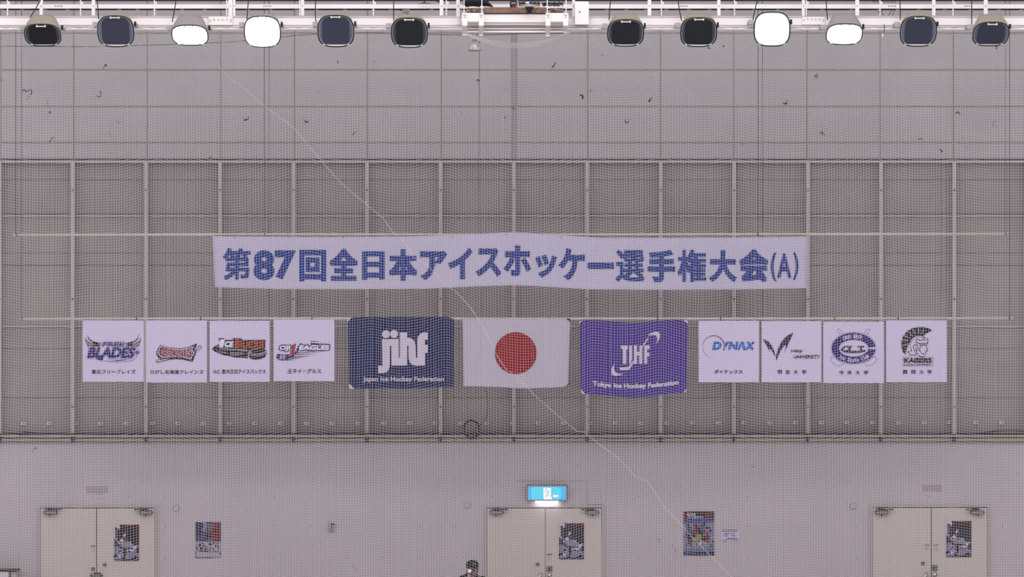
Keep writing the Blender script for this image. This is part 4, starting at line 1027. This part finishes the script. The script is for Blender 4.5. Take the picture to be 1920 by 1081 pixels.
# the platform in the middle
P_ = empty('camera_platform', W(966, 60, 4.2), 'white bracketed platform with a wooden plank at the middle of the catwalk', 'platform')
def ppart(name, fn, m, smooth=False):
    b = MB(); fn(b); return b.build(name, m, P_, smooth=smooth)
for xl, xr, yl, yr in ((867, 907, 67, 68), (1023, 1065, 68.5, 62)):
    def bf(b):
        b.pbox(xl + 1, 24.4, xr - 1, 40, 4.5, .03, 0)
        b.pbox(xl, 24.4, xl + 9, 48, 4.53, .05, 0); b.pbox(xr - 9, 24.4, xr, 48, 4.53, .05, 0)
        for a, y in ((xl, yl), (xr - 9, yr)):
            # the feet lean back under the beam
            k0, k1 = W(a, 48, 4.53), W(a + 8.6, 48, 4.53); k2, k3 = W(a + 7.6, y, 4.25), W(a - .2, y, 4.25)
            b.loft([[k0, k1, k1 + Vector((0, .04, 0)), k0 + Vector((0, .04, 0))], [k3, k2, k2 + Vector((0, .04, 0)), k3 + Vector((0, .04, 0))]], 1)
            b.pbox(a + 1, 26.8, a + 8, 28, 4.55, .01, 1); b.cyl(W(a + 4.5, 31.5, 4.53), (0, -1, 0), M(1.8), .02, 8, 1); b.pbox(a + .5, y - 3, a + 7.5, y - 1, 4.3, .02, 0)
    ppart('bracket', bf, [bracket_m, mat('bracket_foot', (196, 188, 186), .6)])
    for x in (xl + 3, xr - 3.5):
        def rf(b):
            b.ptube([(x, -40), (x, 25)], 4.48, .9, 6); b.pbox(x - 2.5, 11, x + 2.5, 13, 4.5, .03)
        ppart('hanger_rod', rf, bracket_m)
ppart('front_beam', lambda b: (b.pbox(866, 26, 1066, 41.5, 4.3, .04, 0), b.pbox(866, 41.5, 1066, 47, 4.26, .04, 1)), [beam_m, beam2_m])
ppart('lower_pipe', lambda b: (b.ptube([(868, 50), (1066, 50)], 4.15, 2.8, 10), b.ptube([(876, 56.5), (1060, 56.5)], 4.15, 1.7, 8)), tube_m, True)
ppart('edge_rail', lambda b: (b.pbox(868, 52.8, 1066, 54.6, 4.2, .03), b.pbox(876, 58, 1058, 60.6, 4.2, .03)), beam_m)
ppart('dark_edge', lambda b: b.pbox(906, 24.3, 1024, 26.2, 4.32, .04), darkline_m)
ppart('plank', lambda b: b.pbox(907, 13.5, 1024, 24.4, 4.34, .25), wood_m)
def bark(b):
    rnd = random.Random(8)
    for xa, xb in ((875, 901), (1032, 1056)):
        b.pbox(xa, 15, xb, 22, 4.34, .2, 0)
        for k in range(14):
            x, y = rnd.uniform(xa, xb - 3), rnd.uniform(15, 22); b.pbox(x, y, x + rnd.uniform(1, 3), y + rnd.uniform(.6, 1.6), 4.35, .02, 1 + k % 2)
ppart('plank_end', bark, [wood_m, mat('paint_fleck', (196, 184, 178), .8), darkline_m])
PP = W(966, 14, 4.34)
def thing(name, fn, m, label, cat, smooth=False):
    b = MB(); fn(b); return tag(b.build(name, m, smooth=smooth), label, cat)
def tarp(b):
    rr = []
    for k in range(12):
        u = k / 11; x = 868 + 57 * u
        h = -8 + 10 * abs(u - .35) ; yb = 12.5 + .8 * math.sin(k * 1.3)
        if u > .7: h = h + (u - .7) * 45
        rr.append([W(x, h, 4.25), W(x, (h + yb) / 2, 4.34 + .05 * math.sin(k * 2)), W(x, yb, 4.28), W(x, yb, 4.05), W(x, h, 4.05)])
    b.loft(rr)
thing('folded_tarp', tarp, tarp_m, 'crumpled black tarp bundled at the left end of the wooden plank', 'tarp')
def cell(b):
    b.pbox(956, -14, 968.5, 14, 4.25, .15, 0); b.pbox(959, 5, 962, 7, 4.26, .02, 2); b.pbox(963, 4.5, 966, 6.5, 4.26, .02, 2); b.pbox(961, 9, 967, 12.5, 4.26, .02, 1); b.pbox(969, -14, 971.5, 14, 4.2, .1, 3)
thing('control_box', cell, [blackbox_m, redbox_m, steel_m, grey_m], 'upright black box with a red label standing on the wooden plank', 'box')
def board(b):
    b.pbox(973, 3.2, 1012, 11.5, 4.1, .05, 0); b.pbox(975, 7.8, 1010, 11.3, 4.13, .03, 1)
    for k in range(5): b.pbox(974.5 + 7.6 * k, 4.2, 978.5 + 7.6 * k, 5.6, 4.12, .02, 2)
    b.pbox(986, 3.4, 992, 6.8, 4.13, .02, 3)
thing('socket_board', board, [blackbox_m, board_m, mat('socket_grey', (150, 146, 140), .6), bracket_m], 'black and tan socket board behind the dome camera', 'socket board')
Cm = empty('dome_camera', W(992.5, 12, 4.55), 'dome camera with silver collar and black lens hanging before the plank', 'camera')
b = MB(); c = W(992.5, 8.3, 4.5); k = M(1, 4.5)
b.cyl(c, (0, 0, -1), 9 * k, 3.6 * k, 20, 0, 10.5 * k); b.cyl(c - Vector((0, 0, 3.6 * k)), (0, 0, -1), 10.5 * k, 1.6 * k, 20, 0, 7.5 * k); b.build('collar', grey_m, Cm)
b = MB(); b.cyl(c - Vector((0, 0, 5.2 * k)), (0, 0, -1), 8.2 * k, 6 * k, 18, 0, 5.6 * k); b.cyl(c - Vector((0, 0, 11.2 * k)), (0, 0, -1), 4.6 * k, 4.8 * k, 18, 0, 4.0 * k); b.ball(c - Vector((0, 0, 16 * k)), 4.2 * k, 4.2 * k, 2.2 * k); b.build('lens_head', gasket_m, Cm)
b = MB(); b.box((c.x - 3 * k, c.y + 0, c.z - 1 * k), (c.x + 3 * k, c.y + .35, c.z + 1 * k)); b.build('mount_arm', grey_m, Cm)
def bundle(b):
    rnd = random.Random(6)
    for j in range(9):
        x0_ = 1013 + rnd.uniform(0, 6); x1_ = 1050 + rnd.uniform(-6, 8); y0_ = rnd.uniform(5.5, 9.5); a = rnd.uniform(1.5, 3.6); ph = rnd.uniform(0, 6)
        b.ptube([(x0_ + (x1_ - x0_) * t / 14, y0_ + a * math.sin(t * .9 + ph) - .6) for t in range(15)], 4.2 + .02 * j, .75, 5, j % 2)
    for px in (1046, 1052): b.ptube([(px, -20), (px - 2, -4), (px + 4, 6), (px + 2, 12)], 4.3, .7, 5, 1)
thing('cable_bundle', bundle, [bluecable_m, cord_m], 'tangle of dark blue and black cables at the right end of the plank', 'cable', True)
def wbox(b):
    b.pbox(1078, 4, 1104, 45.5, 4.16, .12, 0); b.cyl(W(1087, 22.5, 4.16), (0, -1, 0), M(1.2), .01, 10, 1); b.pbox(1078, 2.6, 1104, 4, 4.14, .17, 0)
thing('junction_cabinet', wbox, [bracket_m, dkmetal_m], 'upright white metal cabinet on the catwalk beside the platform', 'cabinet')
def clampf(b):
    b.pbox(754, 17.5, 767, 24, 3.9, .1, 0); b.pbox(764, 17, 767.5, 27, 3.92, .06, 0); b.ptube([(746, 18), (754, 20)], 3.9, .8, 5, 1); b.ptube([(762, 24), (765, 30)], 3.9, .6, 5, 1)
thing('cable_clamp', clampf, [metal_m, cord_m], 'small grey cable clamp above the sixth floodlight', 'clamp')
def birds(b):
    b.ptube([(785, 7), (795, 5.5), (808, 6.6)], 3.7, [.4, 1.0, .4], 5); b.ptube([(795, -8), (795.5, 5)], 3.7, 1.2, 5); b.ptube([(795, -3), (808, -2), (816, 1), (824, 4)], 3.7, 1.1, 5)
thing('draped_cable', birds, cord_m, 'black cable draped over the catwalk rail above the sixth floodlight', 'cable')
def bnd2(b):
    for j in range(7):
        x = 1638 + 6.5 * j
        b.ptube([(x, -15), (x - 2 + (j % 3), 2), (x + 3, 5)], 3.3, .7, 5)
        if j in (1, 2, 5, 6): b.ptube([(x + 2, 17), (x + (3 if j < 4 else -1), 23), (x + (5 if j < 4 else -4), 29)], 3.3, .6, 5)
thing('cable_bundle', bnd2, cord_m, 'loops of thin black cable tied behind the rail near the tenth floodlight', 'cable')
def wb(b): b.ptube([(1658, 45), (1658.5, 55), (1655.5, 63)], 4.04, .6, 5, 0); b.ptube([(1655.5, 63), (1654.8, 69)], 4.04, 1.3, 6, 1)
thing('cord_end', wb, [cord_m, bracket_m], 'short black cord with a white plug dangling below the catwalk', 'cord')

# bell-shaped hanging lamp under the platform
H = empty('bell_lamp', W(890, 96, 4.15), 'small clear bell-shaped lamp hanging below the left platform bracket', 'lamp')
b = MB(); c = W(890, 0, 4.15).x; k = M(1, 4.15)
def ringz(x, py, rr, n=20): p = W(x, py, 4.15); return [p + Vector((rr * k * math.cos(2 * math.pi * q / n), rr * k * math.sin(2 * math.pi * q / n), 0)) for q in range(n)]
b.loft([ringz(890, 77, 4.5), ringz(890, 78.5, 7.8), ringz(890, 81.5, 9.8), ringz(890, 86, 11.0), ringz(890, 90.5, 12.0), ringz(890, 93, 13.2), ringz(890, 95.5, 11.0)], 0, True, False); b.build('shade', mat('prismatic_glass', (160, 150, 148), .25, spec=.6, noise=.35, nscale=22), H, smooth=True)
b = MB(); b.loft([ringz(890, 74, 3.5), ringz(890, 78, 5.2)]); b.loft([ringz(890, 93, 12.6), ringz(890, 94.6, 12.9)]); b.build('collar', metal_m, H)
b = MB(); b.ptube([(890, 50), (890, 75)], 4.15, .8, 6); b.build('stem', beam2_m, H)

# ------------------------------------------------------------------ floodlights
def sq(w_, h_, y, n=40, e=3.0, top=1.0):
    o = []
    for k in range(n):
        a = 2 * math.pi * k / n; c_, s_ = math.cos(a), math.sin(a)
        x = math.copysign(abs(c_) ** (2 / e), c_) * w_; zz = math.copysign(abs(s_) ** (2 / e), s_) * h_
        if zz > 0: x *= 1 - .05 * (zz / h_) ** 2
        o.append(Vector((x, y, zz)))
    return o
HW, HH = .258, .249
proto = {}
b = MB(); b.loft([sq(HW * .99, HH * .99, .0), sq(HW, HH, .03), sq(HW * .97, HH * .97, .085), sq(HW * .84, HH * .80, .17, e=3.4), sq(HW * .72, HH * .66, .235, e=4)], 0, False, True)
for sx in (-1, 1): b.box((sx * .125 - .014, .185, HH * .58), (sx * .125 + .014, .235, HH * .70))
proto['housing'] = b
b = MB(); b.tube(sq(HW, HH, -.008), .0095, 6, closed=True); proto['gasket'] = b
b = MB(); b.tube(sq(HW * .95, HH * .95, -.006), .0028, 5, closed=True)
o1 = [p for p in sq(HW * .95, HH * .95, -.009, 80) if p.z < -.19 and abs(p.x) < .15]
o1.sort(key=lambda p: p.x); i1 = [Vector((p.x, p.y, max(p.z + .002, -.209 - .006 * math.cos(p.x * 8)))) for p in o1]
for p, q, u, v in zip(o1[:-1], o1[1:], i1[:-1], i1[1:]):
    n_ = len(b.v); b.v += [p, q, v, u]; b.face((n_, n_ + 1, n_ + 2, n_ + 3))
proto['trim_ring'] = b
b = MB(); b.loft([sq(HW * .985, HH * .985, -.001), sq(HW * .985, HH * .985, .004)], 1, True, True)
b.loft([sq(HW * .77, HH * .92, -.0035, e=4.5), sq(HW * .77, HH * .92, .0, e=4.5)], 0, True, True); proto['lens'] = b
b = MB(); b.tube([Vector((-.06, -.03, HH * .90)), Vector((-.05, -.034, HH * .935)), Vector((.05, -.034, HH * .935)), Vector((.06, -.03, HH * .90))], .008, 6)
for sx in (-1, 1): b.cyl((sx * .06, -.01, HH * .93), (0, -1, 0), .013, .03, 10)
proto['top_clip'] = b
b = MB(); b.cyl((0, -.002, 0), (0, -1, 0), .017, .02, 12, 0); b.cyl((0, -.022, 0), (0, -1, 0), .008, .006, 10, 1); proto['latch'] = b
b = MB(); b.box((-.34, .02, -.03), (-.262, .05, .035), 0); b.box((-.34, .05, -.02), (-.325, .34, .02), 0); b.box((.264, .0, -.03), (.292, .06, .04), 1); b.box((.28, .06, -.02), (.292, .34, .02), 0); b.box((-.34, .325, -.03), (.292, .345, .03), 0); proto['bracket'] = b
built = {}
GL = {'d': [lensdark_m, lensside_m], 'b': [lensrefl_m, lensreflside_m], 'c': [lit_cool, lit_cool], 'w': [lit_white, lit_white], 'g': [lit_green, lit_green], 'p': [lit_pink, lit_pink]}
def get(name, mats, key=None):
    key = key or name
    if key not in built:
        o = proto[name].build(name, mats, None, origin=(0, 0, 0), smooth=(name in ('housing', 'gasket')))
        built[key] = [o, False]
    o, used = built[key]
    if used: o = o.copy(); COL.objects.link(o)
    built[key][1] = True
    return o
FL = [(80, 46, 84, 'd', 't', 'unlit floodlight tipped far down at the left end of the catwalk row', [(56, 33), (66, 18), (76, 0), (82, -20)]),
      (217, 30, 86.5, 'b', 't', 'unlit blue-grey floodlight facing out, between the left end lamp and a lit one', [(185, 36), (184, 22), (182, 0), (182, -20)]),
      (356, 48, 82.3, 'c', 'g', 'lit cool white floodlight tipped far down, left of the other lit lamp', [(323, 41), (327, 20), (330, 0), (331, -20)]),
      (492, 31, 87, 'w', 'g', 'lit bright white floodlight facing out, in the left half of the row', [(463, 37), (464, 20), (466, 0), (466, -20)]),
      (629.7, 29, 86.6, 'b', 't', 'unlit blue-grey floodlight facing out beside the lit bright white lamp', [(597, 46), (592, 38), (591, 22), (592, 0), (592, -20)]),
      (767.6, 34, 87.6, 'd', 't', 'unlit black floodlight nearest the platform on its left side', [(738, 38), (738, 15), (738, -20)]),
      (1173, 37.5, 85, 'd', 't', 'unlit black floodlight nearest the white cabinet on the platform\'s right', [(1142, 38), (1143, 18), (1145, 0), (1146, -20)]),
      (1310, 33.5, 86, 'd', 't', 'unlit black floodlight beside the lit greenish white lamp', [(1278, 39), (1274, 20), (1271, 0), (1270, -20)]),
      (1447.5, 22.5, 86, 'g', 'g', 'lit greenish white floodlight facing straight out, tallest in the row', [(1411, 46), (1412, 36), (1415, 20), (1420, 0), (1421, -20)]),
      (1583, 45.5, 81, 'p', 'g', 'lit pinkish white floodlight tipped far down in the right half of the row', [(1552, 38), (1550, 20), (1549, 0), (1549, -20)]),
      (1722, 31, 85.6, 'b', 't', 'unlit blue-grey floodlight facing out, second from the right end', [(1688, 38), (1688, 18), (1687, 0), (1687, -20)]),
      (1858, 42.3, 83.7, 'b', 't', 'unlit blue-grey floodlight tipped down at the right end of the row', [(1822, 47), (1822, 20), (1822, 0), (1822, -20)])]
for cx, yt_, yb_, gl, hs, lb, cord in FL:
    d = 4.45
    th = math.acos(min(1, (yb_ - yt_ - 1) / 64.5))
    loc = W(cx, (yt_ + yb_) / 2, d)
    Rt = empty('floodlight', loc, lb, 'floodlight', 'floodlights along the catwalk')
    hm = hous_m if hs == 't' else housgrey_m
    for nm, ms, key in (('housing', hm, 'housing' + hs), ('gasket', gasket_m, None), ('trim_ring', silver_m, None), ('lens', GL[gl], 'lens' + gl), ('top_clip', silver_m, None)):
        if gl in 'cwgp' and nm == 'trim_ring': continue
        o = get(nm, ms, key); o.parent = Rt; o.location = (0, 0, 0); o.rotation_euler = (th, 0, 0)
        if nm == 'lens' and gl in 'cwgp': o['label'] = 'glowing lens'
    for sx in (-1, 1):
        o = get('latch', [silver_m, dkmetal_m]); o.parent = Rt; o.rotation_euler = (th, 0, 0)
        v = Matrix.Rotation(th, 3, 'X') @ Vector((sx * .178, -.004, -HH * .86)); o.location = v
    o = get('bracket', [grey_m, blackbox_m]); o.parent = Rt; o.location = (0, 0, .10)
    q = MB(); q.ptube(cord, 4.25, .95, 6); q.build('power_cord', cord_m, Rt, origin=loc)

# ------------------------------------------------------------------ person and cabinet at the foot of the wall
pd = 1.3
S_ = lambda x, y, dd=0.0: W(x, y, pd + dd)
Pp = empty('person', (W(886, 1060, pd).x, -pd, 0), 'seated person in black cap and black jacket holding a round silver lens to the face', 'person')
def skin(name, nodes, edges, m, parent, sub=2):
    me = bpy.data.meshes.new(name); me.from_pydata([tuple(Vector(p[:3]) - parent.location) for p in nodes], edges, []); me.materials.append(m)
    o = bpy.data.objects.new(name, me); COL.objects.link(o); o.parent = parent
    md = o.modifiers.new('skin', 'SKIN'); md.use_smooth_shade = True
    for i, p in enumerate(nodes):
        sv = me.skin_vertices[0].data[i]; r_ = p[3]; sv.radius = (r_, p[4] if len(p) > 4 else r_); sv.use_root = (i == 0)
    s2 = o.modifiers.new('sub', 'SUBSURF'); s2.levels = sub; s2.render_levels = sub
    return o
hx = W(886.5, 1060, pd).x; hz = W(886, 1067, pd).z     # head centre
y0 = -pd
# body: pelvis, spine, neck, legs, arms raised to the camera
pel = (hx + .03, y0 + .10, .50)
body = [(*pel, .15, .12), (hx + .03, y0 + .07, .68, .14, .11), (hx + .02, y0 + .05, .84, .16, .11), (hx + .01, y0 + .02, .955, .075), (hx, y0 + .0, 1.0, .05),
        (hx - .17, y0 + .05, .985, .062), (hx - .27, y0 - .10, .86, .05), (hx - .15, y0 - .24, .99, .038), (hx - .075, y0 - .21, hz - .045, .026),
        (hx + .17, y0 + .05, .95, .065), (hx + .25, y0 - .10, .74, .05), (hx + .12, y0 - .24, .92, .038), (hx + .055, y0 - .21, hz - .055, .026),
        (hx - .09, y0 + .0, .49, .095), (hx - .13, y0 - .38, .50, .07), (hx - .13, y0 - .36, .10, .045), (hx + .13, y0 + .0, .49, .095), (hx + .19, y0 - .38, .50, .07), (hx + .19, y0 - .36, .10, .045)]
ed = [(0, 1), (1, 2), (2, 3), (3, 4), (2, 5), (5, 6), (6, 7), (7, 8), (2, 9), (9, 10), (10, 11), (11, 12), (0, 13), (13, 14), (14, 15), (0, 16), (16, 17), (17, 18)]
skin('body', body, ed, jacket_m, Pp)
q = MB(); c = Vector((hx, y0, hz))
rings = []
for zz, rx, ry, oy in ((-.115, .030, .034, -.035), (-.10, .046, .055, -.03), (-.07, .060, .075, -.018), (-.035, .068, .086, -.006), (.0, .074, .093, 0), (.04, .078, .098, .004), (.08, .074, .094, .008), (.11, .052, .066, .01), (.122, .02, .03, .01)):
    rings.append([c + Vector((rx * math.cos(a), oy + ry * math.sin(a), zz)) for a in [2 * math.pi * k / 20 for k in range(20)]])
q.loft(rings); q.loft([[c + Vector((.02 * sx, -.088 + .0 * k, .01)) for sx in (-1, 1)] + [c + Vector((0, -.112, -.03)), c + Vector((0, -.09, -.034))], [c + Vector((.008 * sx, -.09, .03)) for sx in (-1, 1)] + [c + Vector((0, -.095, .03)), c + Vector((0, -.088, .03))]])
for sx in (-1, 1): q.ball(c + Vector((sx * .078, .008, -.005)), .011, .018, .030, 0, 10, 6)
hd = q.build('head', skin_m, Pp, smooth=True)
q = MB()
for sx in (-1, 1): q.ball(c + Vector((sx * .030, -.088, .006)), .011, .006, .007, 0, 10, 6)
q.build('eyes', steel_m, hd, origin=Pp.location)
q = MB(); q.ball(c + Vector((0, -.082, -.062)), .022, .008, .006, 0, 10, 6); q.build('mouth', ink_dr, hd, origin=Pp.location)
q = MB(); rings = []
for zz, rr in ((.025, 1.10), (.06, 1.16), (.095, 1.12), (.125, .9), (.145, .4)):
    rings.append([c + Vector((-.006 + .086 * rr * math.cos(a), .004 + .108 * rr * math.sin(a), zz)) for a in [2 * math.pi * k / 20 for k in range(20)]])
q.loft(rings)
br = [[c + Vector((-.01 + .075 * math.cos(a), -.085 - .085 * math.sin(a) * 1.0, .045 - .02 * math.sin(a) + dz)) for a in [math.pi * k / 12 for k in range(13)]] for dz in (0, .007)]
q.loft(br)
q.box((c.x + .015, c.y - .118, c.z + .088), (c.x + .04, c.y - .095, c.z + .10), 1)
q.build('cap', [cap_m, logo_wh], Pp, smooth=False)
q = MB(); rings = []
for zz, rr in ((-.06, .9), (-.02, 1.04), (.03, 1.07), (.05, 1.05)):
    rings.append([c + Vector((.080 * rr * math.cos(a), .02 + .096 * rr * math.sin(a), zz)) for a in [math.pi * (-.05 + 1.1 * k / 12) for k in range(13)]])
q.loft(rings, 0, False, False); q.build('hair', cap_m, Pp, smooth=True)
# hands with five fingers round the lens barrel
lc = W(880.5, 1069.3, pd + .20)
for sx, wx in ((-1, hx - .075), (1, hx + .055)):
    w0 = Vector((wx, y0 - .21, hz - .045)); palm = lc + Vector((sx * .036, .055, -.012))
    nodes = [(*w0, .024), (*((w0 + palm) / 2), .024, .016), (*palm, .026, .015)]; eds = [(0, 1), (1, 2)]
    for k in range(4):
        a = math.radians(100 - 38 * k); rr = .040 - .003 * abs(k - 1)
        kn = palm + Vector((sx * .004, -.018, .02 - .012 * k)); f1 = lc + Vector((sx * (rr * .95) * math.cos(a * .5), .01 - .006 * k, rr * math.sin(a) * .8)); f2 = lc + Vector((sx * rr * .25, -.004, (rr + .002) * (1 if k < 2 else -1) * (.95 if k in (0, 3) else .75)))
        i = len(nodes); nodes += [(*kn, .0085), (*f1, .008), (*f2, .007)]; eds += [(2, i), (i, i + 1), (i + 1, i + 2)]
    i = len(nodes); nodes += [(*(palm + Vector((-sx * .012, .004, -.016))), .010), (*(lc + Vector((sx * .012, .02, -.036))), .0085)]; eds += [(2, i), (i, i + 1)]
    skin('hand', nodes, eds, skin_m, Pp, 1)
for sx in (-.13, .19):
    q = MB(); q.loft([[Vector((hx + sx + x * .042, y0 - .36 + y * 1.0, zz)) for x, y in ((-1, .08), (1, .08), (1.05, -.08), (.7, -.17), (-.7, -.17), (-1.05, -.08))] for zz in (0, .045)] + [[Vector((hx + sx + x * .036, y0 - .36 + y, .10)) for x, y in ((-1, .06), (1, .06), (1, -.03), (.6, -.05), (-.6, -.05), (-1, -.03))]])
    q.build('shoe', blackbox_m, Pp)
# the compact camera held to the face, and the stool
Ph = empty('hand_camera', lc, 'small camera with bright silver lens rim held before the seated person\'s face', 'camera')
q = MB(); q.box((lc.x - .03, lc.y + .02, lc.z - .035), (lc.x + .075, lc.y + .07, lc.z + .04)); q.build('camera_body', blackbox_m, Ph)
q = MB(); q.cyl(lc + Vector((0, .02, 0)), (0, -1, 0), .030, .05, 22, 0); q.build('lens_barrel', steel_m, Ph)
q = MB(); q.cyl(lc + Vector((0, -.03, 0)), (0, -1, 0), .024, .004, 22, 0); q.build('lens_cap', bracket_m, Ph)
St = empty('stool', (hx + .03, y0 + .10, 0), 'low black folding stool under the seated person at the foot of the wall', 'stool')
q = MB(); q.box((hx - .17, y0 - .08, .36), (hx + .23, y0 + .28, .395)); q.build('seat', blackbox_m, St)
for sx in (-1, 1):
    for sy in (-1, 1):
        q = MB(); q.tube([Vector((hx + .03 + sx * .17, y0 + .10 + sy * .14, .37)), Vector((hx + .03 + sx * .19, y0 + .10 - sy * .16, .0))], .012, 8); q.build('leg', metal_m, St)

# cabinet whose top shows at the bottom corner
Cb = empty('storage_cabinet', (W(-30, 0, .5).x, -.3, 0), 'low white cabinet with dark top edge at the foot of the wall', 'cabinet')
zt = W(0, 1069.5, .5).z
xa, xb, xc, xd = W(-110, 0, .5).x, W(16, 0, .5).x, W(20, 0, .5).x, W(30, 0, .5).x
q = MB(); q.box((xa, -.48, 0.0), (xd, -.03, zt - .012)); q.build('body', mat('cabinet_beige', (160, 148, 146), .7), Cb)
q = MB(); q.box((xa, -.5, 0.03), (xb, -.481, zt - .015)); q.build('door', mat('cabinet_white', (186, 178, 190), .6), Cb)
q = MB(); q.box((xb, -.495, 0.0), (xc, -.481, zt - .012)); q.build('side_post', mat('cabinet_brown', (84, 72, 70), .7), Cb)
q = MB(); q.box((xa - .01, -.51, zt - .012), (xd + .005, -.02, zt)); q.build('top', darkline_m, Cb)

bpy.data.objects.remove(_to, do_unlink=True)
